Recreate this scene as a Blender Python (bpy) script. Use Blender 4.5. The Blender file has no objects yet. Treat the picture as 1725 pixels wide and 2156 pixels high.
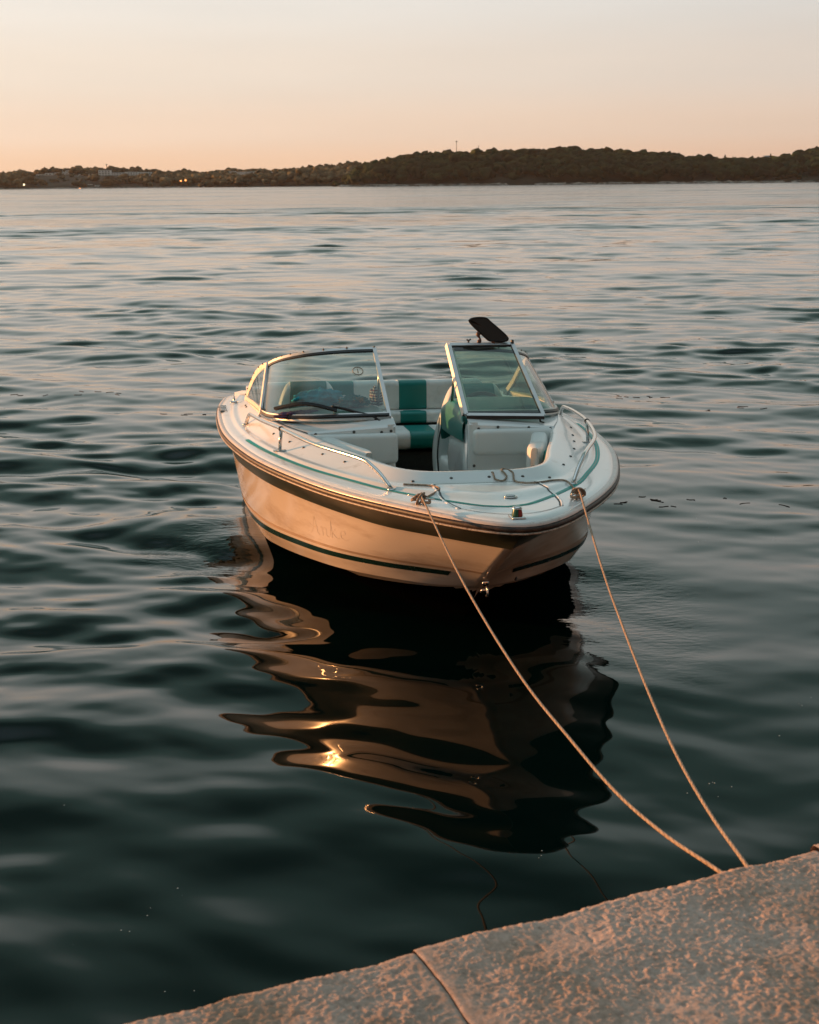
import bpy, bmesh, math, random
import numpy as np
from mathutils import Vector, Matrix, noise as mnoise
from mathutils.bvhtree import BVHTree
R_ = math.radians
random.seed(7); rng = np.random.default_rng(7)
S = bpy.context.scene
COL = S.collection

# ------------------------------------------------------------------ camera
H_CAM = 2.2236
pitch, roll = R_(13.469), R_(-0.5608)
c_, s_ = math.cos(pitch), math.sin(pitch)
fw = Vector((0, c_, -s_)); eu = Vector((0, s_, c_)); ex = Vector((1, 0, 0))
cr, sr = math.cos(roll), math.sin(roll)
right = ex * cr + eu * sr; up = eu * cr - ex * sr
cam_d = bpy.data.cameras.new('camera'); cam = bpy.data.objects.new('camera', cam_d); COL.objects.link(cam)
M = Matrix.Identity(4)
for i in range(3):
    M[i][0] = right[i]; M[i][1] = up[i]; M[i][2] = -fw[i]
M[2][3] = H_CAM
cam.matrix_world = M
cam_d.sensor_fit = 'HORIZONTAL'; cam_d.sensor_width = 36; cam_d.lens = 36 * 2897.6 / 1725
cam_d.clip_start = .05; cam_d.clip_end = 20000
cam_d.dof.use_dof = True; cam_d.dof.focus_distance = 7.6; cam_d.dof.aperture_fstop = 11
S.camera = cam

# ------------------------------------------------------------------ sun, sky, exposure
SUN_AZ, SUN_EL = R_(-69), R_(4.6)          # clockwise from +Y, above the horizon
sun_dir = Vector((math.sin(SUN_AZ) * math.cos(SUN_EL), math.cos(SUN_AZ) * math.cos(SUN_EL), math.sin(SUN_EL)))
sd = bpy.data.lights.new('sun', 'SUN'); sd.energy = 5.0; sd.angle = R_(0.6); sd.color = (1.0, .42, .14)
so = bpy.data.objects.new('sun', sd); COL.objects.link(so)
so.rotation_euler = (-sun_dir).to_track_quat('-Z', 'Y').to_euler(); so.location = (-40, 30, 30)

W = bpy.data.worlds.new('World'); S.world = W; W.use_nodes = True
nt = W.node_tree; N = nt.nodes; Lk = nt.links
for n in list(N): N.remove(n)
out = N.new('ShaderNodeOutputWorld')
def rgb(h):
    h = h.lstrip('#'); v = [int(h[i:i+2], 16) / 255 for i in (0, 2, 4)]
    return tuple((x / 12.92 if x <= .04045 else ((x + .055) / 1.055) ** 2.4) for x in v) + (1,)
sky = N.new('ShaderNodeTexSky'); sky.sky_type = 'NISHITA'; sky.sun_disc = False
sky.sun_elevation = SUN_EL; sky.sun_rotation = SUN_AZ; sky.air_density = 1.2; sky.dust_density = 1.5
bg1 = N.new('ShaderNodeBackground'); bg1.inputs[1].default_value = .05; Lk.new(sky.outputs[0], bg1.inputs[0])
tc = N.new('ShaderNodeTexCoord'); sep = N.new('ShaderNodeSeparateXYZ'); Lk.new(tc.outputs['Generated'], sep.inputs[0])
def ramp(stops):
    r = N.new('ShaderNodeValToRGB'); r.color_ramp.interpolation = 'B_SPLINE' if False else 'EASE'
    e = r.color_ramp.elements
    e[0].position, e[0].color = stops[0]; e[1].position, e[1].color = stops[-1]
    for p, c in stops[1:-1]:
        k = e.new(p); k.color = c
    return r
rA = ramp([(0, rgb('eec2a0')), (.012, rgb('efcaaa')), (.035, rgb('edd4bd')), (.075, rgb('e9dac9')), (.125, rgb('e8e1d7')),
           (.21, rgb('e0e2dc')), (.33, rgb('c3d2cd')), (.45, rgb('7d9c95')), (.62, rgb('4b625f')), (.80, rgb('96afb8')), (1, rgb('c3d8e2'))])
rB = ramp([(0, rgb('cda78f')), (.012, rgb('d1b09a')), (.035, rgb('d0b9a7')), (.075, rgb('cbc0b6')), (.125, rgb('c8c6c2')),
           (.21, rgb('c9d0cc')), (.33, rgb('adc0bc')), (.45, rgb('73918b')), (.62, rgb('4b625f')), (.80, rgb('96afb8')), (1, rgb('c3d8e2'))])
for r in (rA, rB): Lk.new(sep.outputs['Z'], r.inputs[0])
dot = N.new('ShaderNodeVectorMath'); dot.operation = 'DOT_PRODUCT'
dot.inputs[1].default_value = (math.sin(SUN_AZ), math.cos(SUN_AZ), 0); Lk.new(tc.outputs['Generated'], dot.inputs[0])
mr = N.new('ShaderNodeMapRange'); mr.inputs[1].default_value = -.05; mr.inputs[2].default_value = .62
Lk.new(dot.outputs['Value'], mr.inputs[0])
mx = N.new('ShaderNodeMix'); mx.data_type = 'RGBA'
Lk.new(mr.outputs[0], mx.inputs[0]); Lk.new(rB.outputs[0], mx.inputs[6]); Lk.new(rA.outputs[0], mx.inputs[7])
# faint streaks of high cloud
mp = N.new('ShaderNodeMapping'); mp.inputs['Scale'].default_value = (3, 3, 26); Lk.new(tc.outputs['Generated'], mp.inputs[0])
cn = N.new('ShaderNodeTexNoise'); cn.inputs['Scale'].default_value = 1.6; cn.inputs['Detail'].default_value = 4; Lk.new(mp.outputs[0], cn.inputs[0])
cm = N.new('ShaderNodeMapRange'); cm.inputs[1].default_value = .3; cm.inputs[2].default_value = .7; cm.inputs[3].default_value = .865; cm.inputs[4].default_value = .90
Lk.new(cn.outputs[0], cm.inputs[0])
# the dusk sky is dimmer away from the sunset, behind the camera
d2 = N.new('ShaderNodeVectorMath'); d2.operation = 'DOT_PRODUCT'; d2.inputs[1].default_value = (-.5, .866, .55); Lk.new(tc.outputs['Generated'], d2.inputs[0])
m2_ = N.new('ShaderNodeMapRange'); m2_.inputs[1].default_value = -.35; m2_.inputs[2].default_value = .45; m2_.inputs[3].default_value = .30; m2_.inputs[4].default_value = 1; Lk.new(d2.outputs['Value'], m2_.inputs[0])
mm_ = N.new('ShaderNodeMath'); mm_.operation = 'MULTIPLY'; Lk.new(m2_.outputs[0], mm_.inputs[0]); Lk.new(cm.outputs[0], mm_.inputs[1])
bg2 = N.new('ShaderNodeBackground'); Lk.new(mx.outputs[2], bg2.inputs[0]); Lk.new(mm_.outputs[0], bg2.inputs[1])
ad = N.new('ShaderNodeMixShader'); ad.inputs[0].default_value = .04
Lk.new(bg2.outputs[0], ad.inputs[1]); Lk.new(bg1.outputs[0], ad.inputs[2]); Lk.new(ad.outputs[0], out.inputs[0])
S.view_settings.view_transform = 'Standard'; S.view_settings.look = 'None'
S.view_settings.exposure = 0.42; S.view_settings.gamma = 1
S.cycles.max_bounces = 8; S.cycles.transparent_max_bounces = 16; S.cycles.caustics_reflective = False
S.cycles.use_denoising = True

# ------------------------------------------------------------------ helpers
def new_mat(name):
    m = bpy.data.materials.new(name); m.use_nodes = True
    return m, m.node_tree, m.node_tree.nodes['Principled BSDF']
def mat(name, col, rough=.5, metal=0, var=.06, vscale=8, bump=0, bscale=60, spec=.5, coat=0, dirt=None, dscale=3, dthr=(.55, .75), stretch=(1, 1, 1)):
    m, t, b = new_mat(name); n, l = t.nodes, t.links
    b.inputs['Roughness'].default_value = rough; b.inputs['Metallic'].default_value = metal
    b.inputs['Specular IOR Level'].default_value = spec; b.inputs['Coat Weight'].default_value = coat
    tcn = n.new('ShaderNodeTexCoord'); mpn = n.new('ShaderNodeMapping'); mpn.inputs['Scale'].default_value = stretch
    l.new(tcn.outputs['Object'], mpn.inputs[0])
    nz = n.new('ShaderNodeTexNoise'); nz.inputs['Scale'].default_value = vscale; nz.inputs['Detail'].default_value = 6
    l.new(mpn.outputs[0], nz.inputs[0])
    r = n.new('ShaderNodeValToRGB'); l.new(nz.outputs[0], r.inputs[0])
    r.color_ramp.elements[0].position = .3; r.color_ramp.elements[1].position = .7
    r.color_ramp.elements[0].color = tuple(c * (1 - var) for c in col[:3]) + (1,)
    r.color_ramp.elements[1].color = tuple(min(1, c * (1 + var)) for c in col[:3]) + (1,)
    src = r.outputs[0]
    if dirt:
        nd = n.new('ShaderNodeTexNoise'); nd.inputs['Scale'].default_value = dscale; nd.inputs['Detail'].default_value = 9; nd.inputs['Roughness'].default_value = .65
        l.new(mpn.outputs[0], nd.inputs[0])
        mrr = n.new('ShaderNodeMapRange'); mrr.inputs[1].default_value = dthr[0]; mrr.inputs[2].default_value = dthr[1]; l.new(nd.outputs[0], mrr.inputs[0])
        mm = n.new('ShaderNodeMix'); mm.data_type = 'RGBA'; l.new(mrr.outputs[0], mm.inputs[0]); l.new(src, mm.inputs[6]); mm.inputs[7].default_value = tuple(dirt[:3]) + (1,)
        src = mm.outputs[2]
    l.new(src, b.inputs['Base Color'])
    rr = n.new('ShaderNodeMapRange'); rr.inputs[3].default_value = max(0, rough - .07); rr.inputs[4].default_value = min(1, rough + .09)
    l.new(nz.outputs[0], rr.inputs[0]); l.new(rr.outputs[0], b.inputs['Roughness'])
    if bump:
        nb = n.new('ShaderNodeTexNoise'); nb.inputs['Scale'].default_value = bscale; nb.inputs['Detail'].default_value = 4
        l.new(tcn.outputs['Object'], nb.inputs[0])
        bp = n.new('ShaderNodeBump'); bp.inputs['Strength'].default_value = bump; bp.inputs['Distance'].default_value = .004
        l.new(nb.outputs[0], bp.inputs['Height']); l.new(bp.outputs[0], b.inputs['Normal'])
    return m

MT = {}
MT['gel'] = mat('white_gelcoat', (.86, .85, .83), .22, var=.03, vscale=2.5, coat=.3, dirt=(.50, .45, .38), dscale=5, dthr=(.60, .85))
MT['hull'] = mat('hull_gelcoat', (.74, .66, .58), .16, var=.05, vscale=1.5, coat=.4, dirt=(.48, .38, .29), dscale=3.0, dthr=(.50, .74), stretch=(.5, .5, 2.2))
MT['inner'] = mat('inner_gelcoat', (.62, .63, .60), .35, var=.04)
MT['olive'] = mat('dark_green_stripe', (.040, .048, .035), .30, var=.15, vscale=4, dirt=(.09, .08, .06), dscale=6, dthr=(.5, .8), stretch=(.6, .6, 2))
MT['dgreen'] = mat('deep_green_stripe', (.006, .030, .024), .25, var=.1)
MT['teal'] = mat('teal_pinstripe', (.0, .42, .36), .45, spec=.2, var=.12, vscale=20)
MT['tealdark'] = mat('deep_teal_pinstripe', (.002, .13, .12), .3)
MT['rubber'] = mat('rub_rail_rubber', (.020, .011, .008), .5, var=.3, vscale=30, dirt=(.09, .05, .035), dscale=40, dthr=(.45, .7))
MT['bead'] = mat('cream_rail_bead', (.46, .38, .31), .45, var=.15, vscale=40, dirt=(.12, .08, .06), dscale=60, dthr=(.5, .66))
MT['vinyl'] = mat('white_vinyl', (.80, .80, .77), .42, var=.035, vscale=6, bump=.12, bscale=220, dirt=(.42, .42, .37), dscale=4, dthr=(.55, .85))
MT['tvinyl'] = mat('teal_vinyl', (.004, .20, .175), .40, var=.10, vscale=6, bump=.12, bscale=220)
MT['steel'] = mat('stainless_steel', (.62, .60, .58), .20, metal=1, var=.08, vscale=30)
MT['alu'] = mat('anodised_aluminium', (.60, .58, .56), .46, metal=1, var=.08, vscale=20, stretch=(1, 1, 1))
MT['black'] = mat('black_rubber', (.010, .010, .010), .42, var=.2)
MT['blackp'] = mat('black_plastic', (.012, .011, .010), .30, var=.2)
MT['carpet'] = mat('dark_floor_carpet', (.020, .024, .022), .95, var=.3, vscale=90, bump=.4, bscale=300)
MT['groove'] = mat('groove_shadow_gap', (.10, .10, .095), .7)
MT['snap'] = mat('snap_metal', (.11, .10, .09), .35, metal=.8, var=.25, vscale=50)
MT['bottom'] = mat('black_bottom', (.0015, .0015, .0015), .9, spec=0.0, var=.25, vscale=5)  # near black and without gloss, for the hull below the chine
MT['weather'] = mat('weathered_lip', (.64, .57, .53), .32, var=.08, vscale=9, dirt=(.40, .30, .25), dscale=26, dthr=(.55, .75))

def glass_mat(name, tint, refl=1.0):
    m, t, b = new_mat(name); n, l = t.nodes, t.links
    n.remove(b)
    tr = n.new('ShaderNodeBsdfTransparent'); tr.inputs[0].default_value = tuple(tint) + (1,)
    gl = n.new('ShaderNodeBsdfGlossy'); gl.inputs['Roughness'].default_value = .03
    fr = n.new('ShaderNodeLayerWeight'); fr.inputs[0].default_value = .5
    pw = n.new('ShaderNodeMath'); pw.operation = 'POWER'; pw.inputs[1].default_value = 4; l.new(fr.outputs['Facing'], pw.inputs[0])
    mt_ = n.new('ShaderNodeMath'); mt_.operation = 'MULTIPLY_ADD'; mt_.inputs[1].default_value = .9; mt_.inputs[2].default_value = .06 * refl; mt_.use_clamp = True
    l.new(pw.outputs[0], mt_.inputs[0])
    df = n.new('ShaderNodeBsdfDiffuse'); df.inputs[0].default_value = (.6, .55, .48, 1)
    tcn = n.new('ShaderNodeTexCoord'); nz = n.new('ShaderNodeTexNoise'); nz.inputs['Scale'].default_value = 9; nz.inputs['Detail'].default_value = 8
    l.new(tcn.outputs['Object'], nz.inputs[0])
    mr_ = n.new('ShaderNodeMapRange'); mr_.inputs[1].default_value = .4; mr_.inputs[2].default_value = .8; mr_.inputs[3].default_value = .025; mr_.inputs[4].default_value = .12
    l.new(nz.outputs[0], mr_.inputs[0])
    m1 = n.new('ShaderNodeMixShader'); l.new(mr_.outputs[0], m1.inputs[0]); l.new(tr.outputs[0], m1.inputs[1]); l.new(df.outputs[0], m1.inputs[2])
    m2 = n.new('ShaderNodeMixShader'); l.new(mt_.outputs[0], m2.inputs[0]); l.new(m1.outputs[0], m2.inputs[1]); l.new(gl.outputs[0], m2.inputs[2])
    l.new(m2.outputs[0], n['Material Output'].inputs[0])
    return m
MT['glass'] = glass_mat('tinted_glass', (.72, .84, .80), 1.3)
MT['glass_green'] = glass_mat('green_tinted_glass', (.56, .70, .58), 1.0)

def mesh_obj(name, V, F, m, parent=None, smooth=True, uvs=None):
    me = bpy.data.meshes.new(name)
    me.from_pydata([tuple(map(float, v)) for v in V], [], [tuple(map(int, f)) for f in F]); me.update()
    if uvs is not None:
        ul = me.uv_layers.new(name='UVMap')
        vi = np.empty(len(me.loops), dtype=np.int32); me.loops.foreach_get('vertex_index', vi)
        ul.data.foreach_set('uv', np.asarray(uvs, dtype=np.float32)[vi].ravel())
    mats = m if isinstance(m, (list, tuple)) else [m]
    for x in mats: me.materials.append(x)
    if smooth: me.polygons.foreach_set('use_smooth', [True] * len(me.polygons))
    o = bpy.data.objects.new(name, me); COL.objects.link(o)
    if parent: o.parent = parent
    return o
def empty(name, loc=(0, 0, 0)):
    o = bpy.data.objects.new(name, None); COL.objects.link(o); o.location = loc; o.empty_display_size = .2
    return o
def tag(o, label=None, cat=None, group=None, kind=None):
    if label: o['label'] = label
    if cat: o['category'] = cat
    if group: o['group'] = group
    if kind: o['kind'] = kind
    return o
class MB:
    def __init__(s): s.V = []; s.F = []; s.M = []; s.UV = []
    def add(s, V, F, mi=0, uv=None):
        b = len(s.V); s.V += [tuple(v) for v in V]; s.F += [tuple(i + b for i in f) for f in F]; s.M += [mi] * len(F)
        s.UV += list(uv) if uv is not None else [(0, 0)] * len(V)
    def build(s, name, m, parent=None, smooth=True, uv=False):
        o = mesh_obj(name, s.V, s.F, m, parent, smooth, s.UV if uv else None)
        if isinstance(m, (list, tuple)): o.data.polygons.foreach_set('material_index', s.M)
        return o
def catmull(P, n, closed=False):
    """n samples evenly spread by arclength on a Catmull-Rom curve through P"""
    P = np.asarray(P, float)
    if len(P) == 2:
        t = np.linspace(0, 1, n)[:, None]; return P[0] * (1 - t) + P[1] * t
    Q = np.vstack([2 * P[0] - P[1], P, 2 * P[-1] - P[-2]]) if not closed else np.vstack([P[-1], P, P[0], P[1]])
    pts = []
    m = 24
    for i in range(1, len(Q) - 2):
        p0, p1, p2, p3 = Q[i-1:i+3]
        t0 = 0; t1 = t0 + max(1e-6, np.linalg.norm(p1-p0)) ** .5; t2 = t1 + max(1e-6, np.linalg.norm(p2-p1)) ** .5; t3 = t2 + max(1e-6, np.linalg.norm(p3-p2)) ** .5
        for k in range(m):
            t = t1 + (t2 - t1) * k / m
            a1 = (t1-t)/(t1-t0)*p0 + (t-t0)/(t1-t0)*p1; a2 = (t2-t)/(t2-t1)*p1 + (t-t1)/(t2-t1)*p2; a3 = (t3-t)/(t3-t2)*p2 + (t-t2)/(t3-t2)*p3
            b1 = (t2-t)/(t2-t0)*a1 + (t-t0)/(t2-t0)*a2; b2 = (t3-t)/(t3-t1)*a2 + (t-t1)/(t3-t1)*a3
            pts.append((t2-t)/(t2-t1)*b1 + (t-t1)/(t2-t1)*b2)
    pts.append(Q[-2]); pts = np.array(pts)
    d = np.r_[0, np.cumsum(np.linalg.norm(np.diff(pts, axis=0), axis=1))]
    u = np.linspace(0, d[-1], n)
    return np.stack([np.interp(u, d, pts[:, k]) for k in range(P.shape[1])], 1)
def frames(P, closed=False):
    P = np.asarray(P, float); T = np.gradient(P, axis=0)
    if closed: T = np.roll(P, -1, 0) - np.roll(P, 1, 0)
    T /= np.linalg.norm(T, axis=1)[:, None] + 1e-12
    up_ = np.array([0, 0, 1.]) if abs(T[0][2]) < .95 else np.array([1., 0, 0])
    B = np.cross(T[0], up_); B /= np.linalg.norm(B); Bs = [B]
    for i in range(1, len(P)):
        B = Bs[-1] - T[i] * np.dot(Bs[-1], T[i]); B /= np.linalg.norm(B) + 1e-12; Bs.append(B)
    Bs = np.array(Bs); return T, Bs, np.cross(Bs, T)
def tube_mb(mb, P, r, k=8, mi=0, cap=True, closed=False):
    P = np.asarray(P, float); T, B, Nn = frames(P, closed)
    rr = np.full(len(P), r) if np.isscalar(r) else np.asarray(r)
    V, F, UV = [], [], []
    d = np.r_[0, np.cumsum(np.linalg.norm(np.diff(P, axis=0), axis=1))]
    for i in range(len(P)):
        for j in range(k):
            a = 2 * math.pi * j / k
            V.append(P[i] + rr[i] * (math.cos(a) * B[i] + math.sin(a) * Nn[i])); UV.append((1 - abs(2 * j / k - 1), d[i]))
    nn = len(P)
    for i in range(nn if closed else nn - 1):
        for j in range(k):
            a, b = i * k + j, i * k + (j + 1) % k; c, d_ = ((i + 1) % nn) * k + (j + 1) % k, ((i + 1) % nn) * k + j
            F.append((a, b, c, d_))
    if cap and not closed:
        F.append(tuple(range(k))[::-1]); F.append(tuple((nn - 1) * k + j for j in range(k)))
    mb.add(V, F, mi, UV)
def tube(name, P, r, m, parent=None, k=10, n=None, uv=False, closed=False):
    if n: P = catmull(P, n, closed)
    mb = MB(); tube_mb(mb, P, r, k, closed=closed); return mb.build(name, m, parent, uv=uv)
def lathe_mb(mb, prof, origin=(0, 0, 0), axis=(0, 0, 1), k=16, mi=0):
    ax = Vector(axis).normalized(); q = Vector((0, 0, 1)).rotation_difference(ax)
    V, F = [], []
    for (r, z) in prof:
        for j in range(k):
            a = 2 * math.pi * j / k
            V.append(tuple(q @ Vector((r * math.cos(a), r * math.sin(a), z)) + Vector(origin)))
    for i in range(len(prof) - 1):
        for j in range(k):
            F.append((i * k + j, i * k + (j + 1) % k, (i + 1) * k + (j + 1) % k, (i + 1) * k + j))
    F.append(tuple(range(k))[::-1]); F.append(tuple((len(prof) - 1) * k + j for j in range(k)))
    mb.add(V, F, mi)
def rbox_mb(mb, c, size, bev=.01, seg=3, rot=None, mi=0):
    bm = bmesh.new(); bmesh.ops.create_cube(bm, size=1)
    for v in bm.verts: v.co = Vector((v.co.x * size[0], v.co.y * size[1], v.co.z * size[2]))
    bev = min(bev, min(size) * .49)
    bmesh.ops.bevel(bm, geom=list(bm.edges), offset=bev, segments=seg, profile=.5, affect='EDGES')
    Mr = rot if rot is not None else Matrix.Identity(3)
    V = [tuple(Mr @ v.co + Vector(c)) for v in bm.verts]; F = [tuple(v.index for v in f.verts) for f in bm.faces]
    bm.free(); mb.add(V, F, mi)
def rbox(name, c, size, m, parent=None, bev=.01, seg=3, rot=None, smooth=True):
    mb = MB(); rbox_mb(mb, c, size, bev, seg, rot); return mb.build(name, m, parent, smooth)
def grid_faces(nr, nc, flip=False, wrap=False):
    F = []
    for i in range(nr - 1):
        for j in range(nc - (0 if wrap else 1)):
            a, b, c, d = i*nc+j, i*nc+(j+1) % nc, (i+1)*nc+(j+1) % nc, (i+1)*nc+j
            F.append((a, d, c, b) if flip else (a, b, c, d))
    return F
def loft(rows):
    rows = [np.asarray(r) for r in rows]; return np.vstack(rows), grid_faces(len(rows), len(rows[0]))
def prism_mb(mb, poly, n, thick, mi=0):
    """solid of a planar polygon poly (3D points) extruded by thick along n"""
    n = np.array(n, float); n /= np.linalg.norm(n); P = [np.array(p, float) for p in poly]; k = len(P)
    V = P + [p + n * thick for p in P]
    F = [tuple(range(k))[::-1], tuple(range(k, 2*k))] + [(i, (i+1) % k, k+(i+1) % k, k+i) for i in range(k)]
    mb.add(V, F, mi)
# vectorised gradient noise
_perm = rng.permutation(256); _perm = np.r_[_perm, _perm, _perm]
_g2 = np.stack([np.cos(np.linspace(0, 2*np.pi, 256, endpoint=False)), np.sin(np.linspace(0, 2*np.pi, 256, endpoint=False))], 1)
def pnoise(x, y):
    xi = np.floor(x).astype(int); yi = np.floor(y).astype(int); xf = x - xi; yf = y - yi
    def g(ix, iy, dx, dy):
        h = _g2[_perm[(_perm[ix & 255] + iy) & 511]]; return h[..., 0] * dx + h[..., 1] * dy
    u = xf*xf*xf*(xf*(xf*6-15)+10); v = yf*yf*yf*(yf*(yf*6-15)+10)
    a = g(xi, yi, xf, yf); b = g(xi+1, yi, xf-1, yf); c = g(xi, yi+1, xf, yf-1); d = g(xi+1, yi+1, xf-1, yf-1)
    return (a*(1-u)+b*u)*(1-v) + (c*(1-u)+d*u)*v
def fbm(x, y, o=4, l=2.03, g=.5):
    s = 0; a = 1
    for i in range(o): s = s + a * pnoise(x + 17.3*i, y - 9.1*i); x = x*l; y = y*l; a *= g
    return s

# ------------------------------------------------------------------ sea
def sea_mat():
    m, t, b = new_mat('sea_water'); n, l = t.nodes, t.links
    b.inputs['Base Color'].default_value = (.0006, .0055, .0045, 1); b.inputs['IOR'].default_value = 1.32
    b.inputs['Roughness'].default_value = .025
    tcn = n.new('ShaderNodeTexCoord')
    cd = n.new('ShaderNodeVectorMath'); cd.operation = 'LENGTH'; l.new(tcn.outputs['Object'], cd.inputs[0])   # metres from the quay
    def nz(scale, sx, sy, det=3, rot=0):
        mpn = n.new('ShaderNodeMapping'); mpn.inputs['Scale'].default_value = (sx, sy, 1); mpn.inputs['Rotation'].default_value = (0, 0, rot); l.new(tcn.outputs['Object'], mpn.inputs[0])
        q = n.new('ShaderNodeTexNoise'); q.inputs['Scale'].default_value = scale; q.inputs['Detail'].default_value = det; l.new(mpn.outputs[0], q.inputs[0]); return q
    far = n.new('ShaderNodeMapRange'); far.inputs[1].default_value = 30; far.inputs[2].default_value = 110; far.inputs[3].default_value = 0; far.inputs[4].default_value = 1; l.new(cd.outputs['Value'], far.inputs[0])
    # far off the single waves are smaller than a pixel: tilt the normal directly and roughen
    g0 = n.new('ShaderNodeNewGeometry'); nn_ = nz(.9, .30, 1.0, 7, .1); nn_.inputs['Roughness'].default_value = .62
    v1 = n.new('ShaderNodeVectorMath'); v1.operation = 'SUBTRACT'; l.new(nn_.outputs['Color'], v1.inputs[0]); v1.inputs[1].default_value = (.5, .5, .5)
    v2 = n.new('ShaderNodeVectorMath'); v2.operation = 'MULTIPLY'; l.new(v1.outputs[0], v2.inputs[0]); v2.inputs[1].default_value = (.16, .62, 0)
    nb2 = nz(.20, .22, 1.0, 6, .05); nb2.inputs['Roughness'].default_value = .6
    w1 = n.new('ShaderNodeVectorMath'); w1.operation = 'SUBTRACT'; l.new(nb2.outputs['Color'], w1.inputs[0]); w1.inputs[1].default_value = (.5, .5, .5)
    w2 = n.new('ShaderNodeVectorMath'); w2.operation = 'MULTIPLY_ADD'; l.new(w1.outputs[0], w2.inputs[0]); w2.inputs[1].default_value = (.12, .75, 0); l.new(v2.outputs[0], w2.inputs[2])
    nb3 = nz(.035, .30, 1.0, 8, .03); nb3.inputs['Roughness'].default_value = .75
    x1 = n.new('ShaderNodeVectorMath'); x1.operation = 'SUBTRACT'; l.new(nb3.outputs['Color'], x1.inputs[0]); x1.inputs[1].default_value = (.5, .5, .5)
    x2 = n.new('ShaderNodeVectorMath'); x2.operation = 'MULTIPLY_ADD'; l.new(x1.outputs[0], x2.inputs[0]); x2.inputs[1].default_value = (.12, 1.1, 0); l.new(w2.outputs[0], x2.inputs[2])
    v3 = n.new('ShaderNodeVectorMath'); v3.operation = 'SCALE'; l.new(x2.outputs[0], v3.inputs[0]); l.new(far.outputs[0], v3.inputs['Scale'])
    v4 = n.new('ShaderNodeVectorMath'); v4.operation = 'ADD'; l.new(v3.outputs[0], v4.inputs[0]); l.new(g0.outputs['Normal'], v4.inputs[1])
    b1 = n.new('ShaderNodeVectorMath'); b1.operation = 'NORMALIZE'; l.new(v4.outputs[0], b1.inputs[0])
    ro_ = n.new('ShaderNodeMapRange'); ro_.inputs[1].default_value = 14; ro_.inputs[2].default_value = 150; ro_.inputs[3].default_value = .03; ro_.inputs[4].default_value = .15; l.new(cd.outputs['Value'], ro_.inputs[0]); l.new(ro_.outputs[0], b.inputs['Roughness'])
    # cat's paw ripples: only in patches
    pat = n.new('ShaderNodeMapRange'); pat.inputs[1].default_value = .50; pat.inputs[2].default_value = .68; pat.inputs[4].default_value = .22; l.new(nz(.22, 1, .55, 2).outputs[0], pat.inputs[0])
    mid = n.new('ShaderNodeMapRange'); mid.inputs[1].default_value = 6; mid.inputs[2].default_value = 14; mid.inputs[3].default_value = .05; mid.inputs[4].default_value = 1; l.new(cd.outputs['Value'], mid.inputs[0])
    mu = n.new('ShaderNodeMath'); mu.operation = 'MULTIPLY'; l.new(pat.outputs[0], mu.inputs[0]); l.new(mid.outputs[0], mu.inputs[1])
    b2 = n.new('ShaderNodeBump'); b2.inputs['Distance'].default_value = .02; l.new(nz(7, .45, 1, 3, .2).outputs[0], b2.inputs['Height']); l.new(mu.outputs[0], b2.inputs['Strength']); l.new(b1.outputs[0], b2.inputs['Normal'])
    # fine capillary ripples beside the hull
    acc = None
    for (cx, cy, rx, ry) in ((1.15, 7.0, .42, 1.2), (-1.22, 8.5, .35, .95), (-1.55, 8.3, .2, .4)):
        v = n.new('ShaderNodeVectorMath'); v.operation = 'SUBTRACT'; l.new(tcn.outputs['Object'], v.inputs[0]); v.inputs[1].default_value = (cx, cy, 0)
        w = n.new('ShaderNodeVectorMath'); w.operation = 'MULTIPLY'; l.new(v.outputs[0], w.inputs[0]); w.inputs[1].default_value = (1/rx, 1/ry, 0)
        e = n.new('ShaderNodeVectorMath'); e.operation = 'LENGTH'; l.new(w.outputs[0], e.inputs[0])
        f = n.new('ShaderNodeMapRange'); f.interpolation_type = 'SMOOTHSTEP'; f.inputs[1].default_value = .35; f.inputs[2].default_value = 1.3; f.inputs[3].default_value = 1; f.inputs[4].default_value = 0; l.new(e.outputs['Value'], f.inputs[0])
        if acc is None: acc = f.outputs[0]
        else:
            q = n.new('ShaderNodeMath'); q.operation = 'MAXIMUM'; l.new(acc, q.inputs[0]); l.new(f.outputs[0], q.inputs[1]); acc = q.outputs[0]
    b3 = n.new('ShaderNodeBump'); b3.inputs['Distance'].default_value = .008; l.new(nz(26, .5, 1, 2, -.35).outputs[0], b3.inputs['Height'])
    q = n.new('ShaderNodeMath'); q.operation = 'MULTIPLY'; q.inputs[1].default_value = .45; l.new(acc, q.inputs[0]); l.new(q.outputs[0], b3.inputs['Strength']); l.new(b2.outputs[0], b3.inputs['Normal'])
    l.new(b3.outputs[0], b.inputs['Normal'])
    return m
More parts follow.
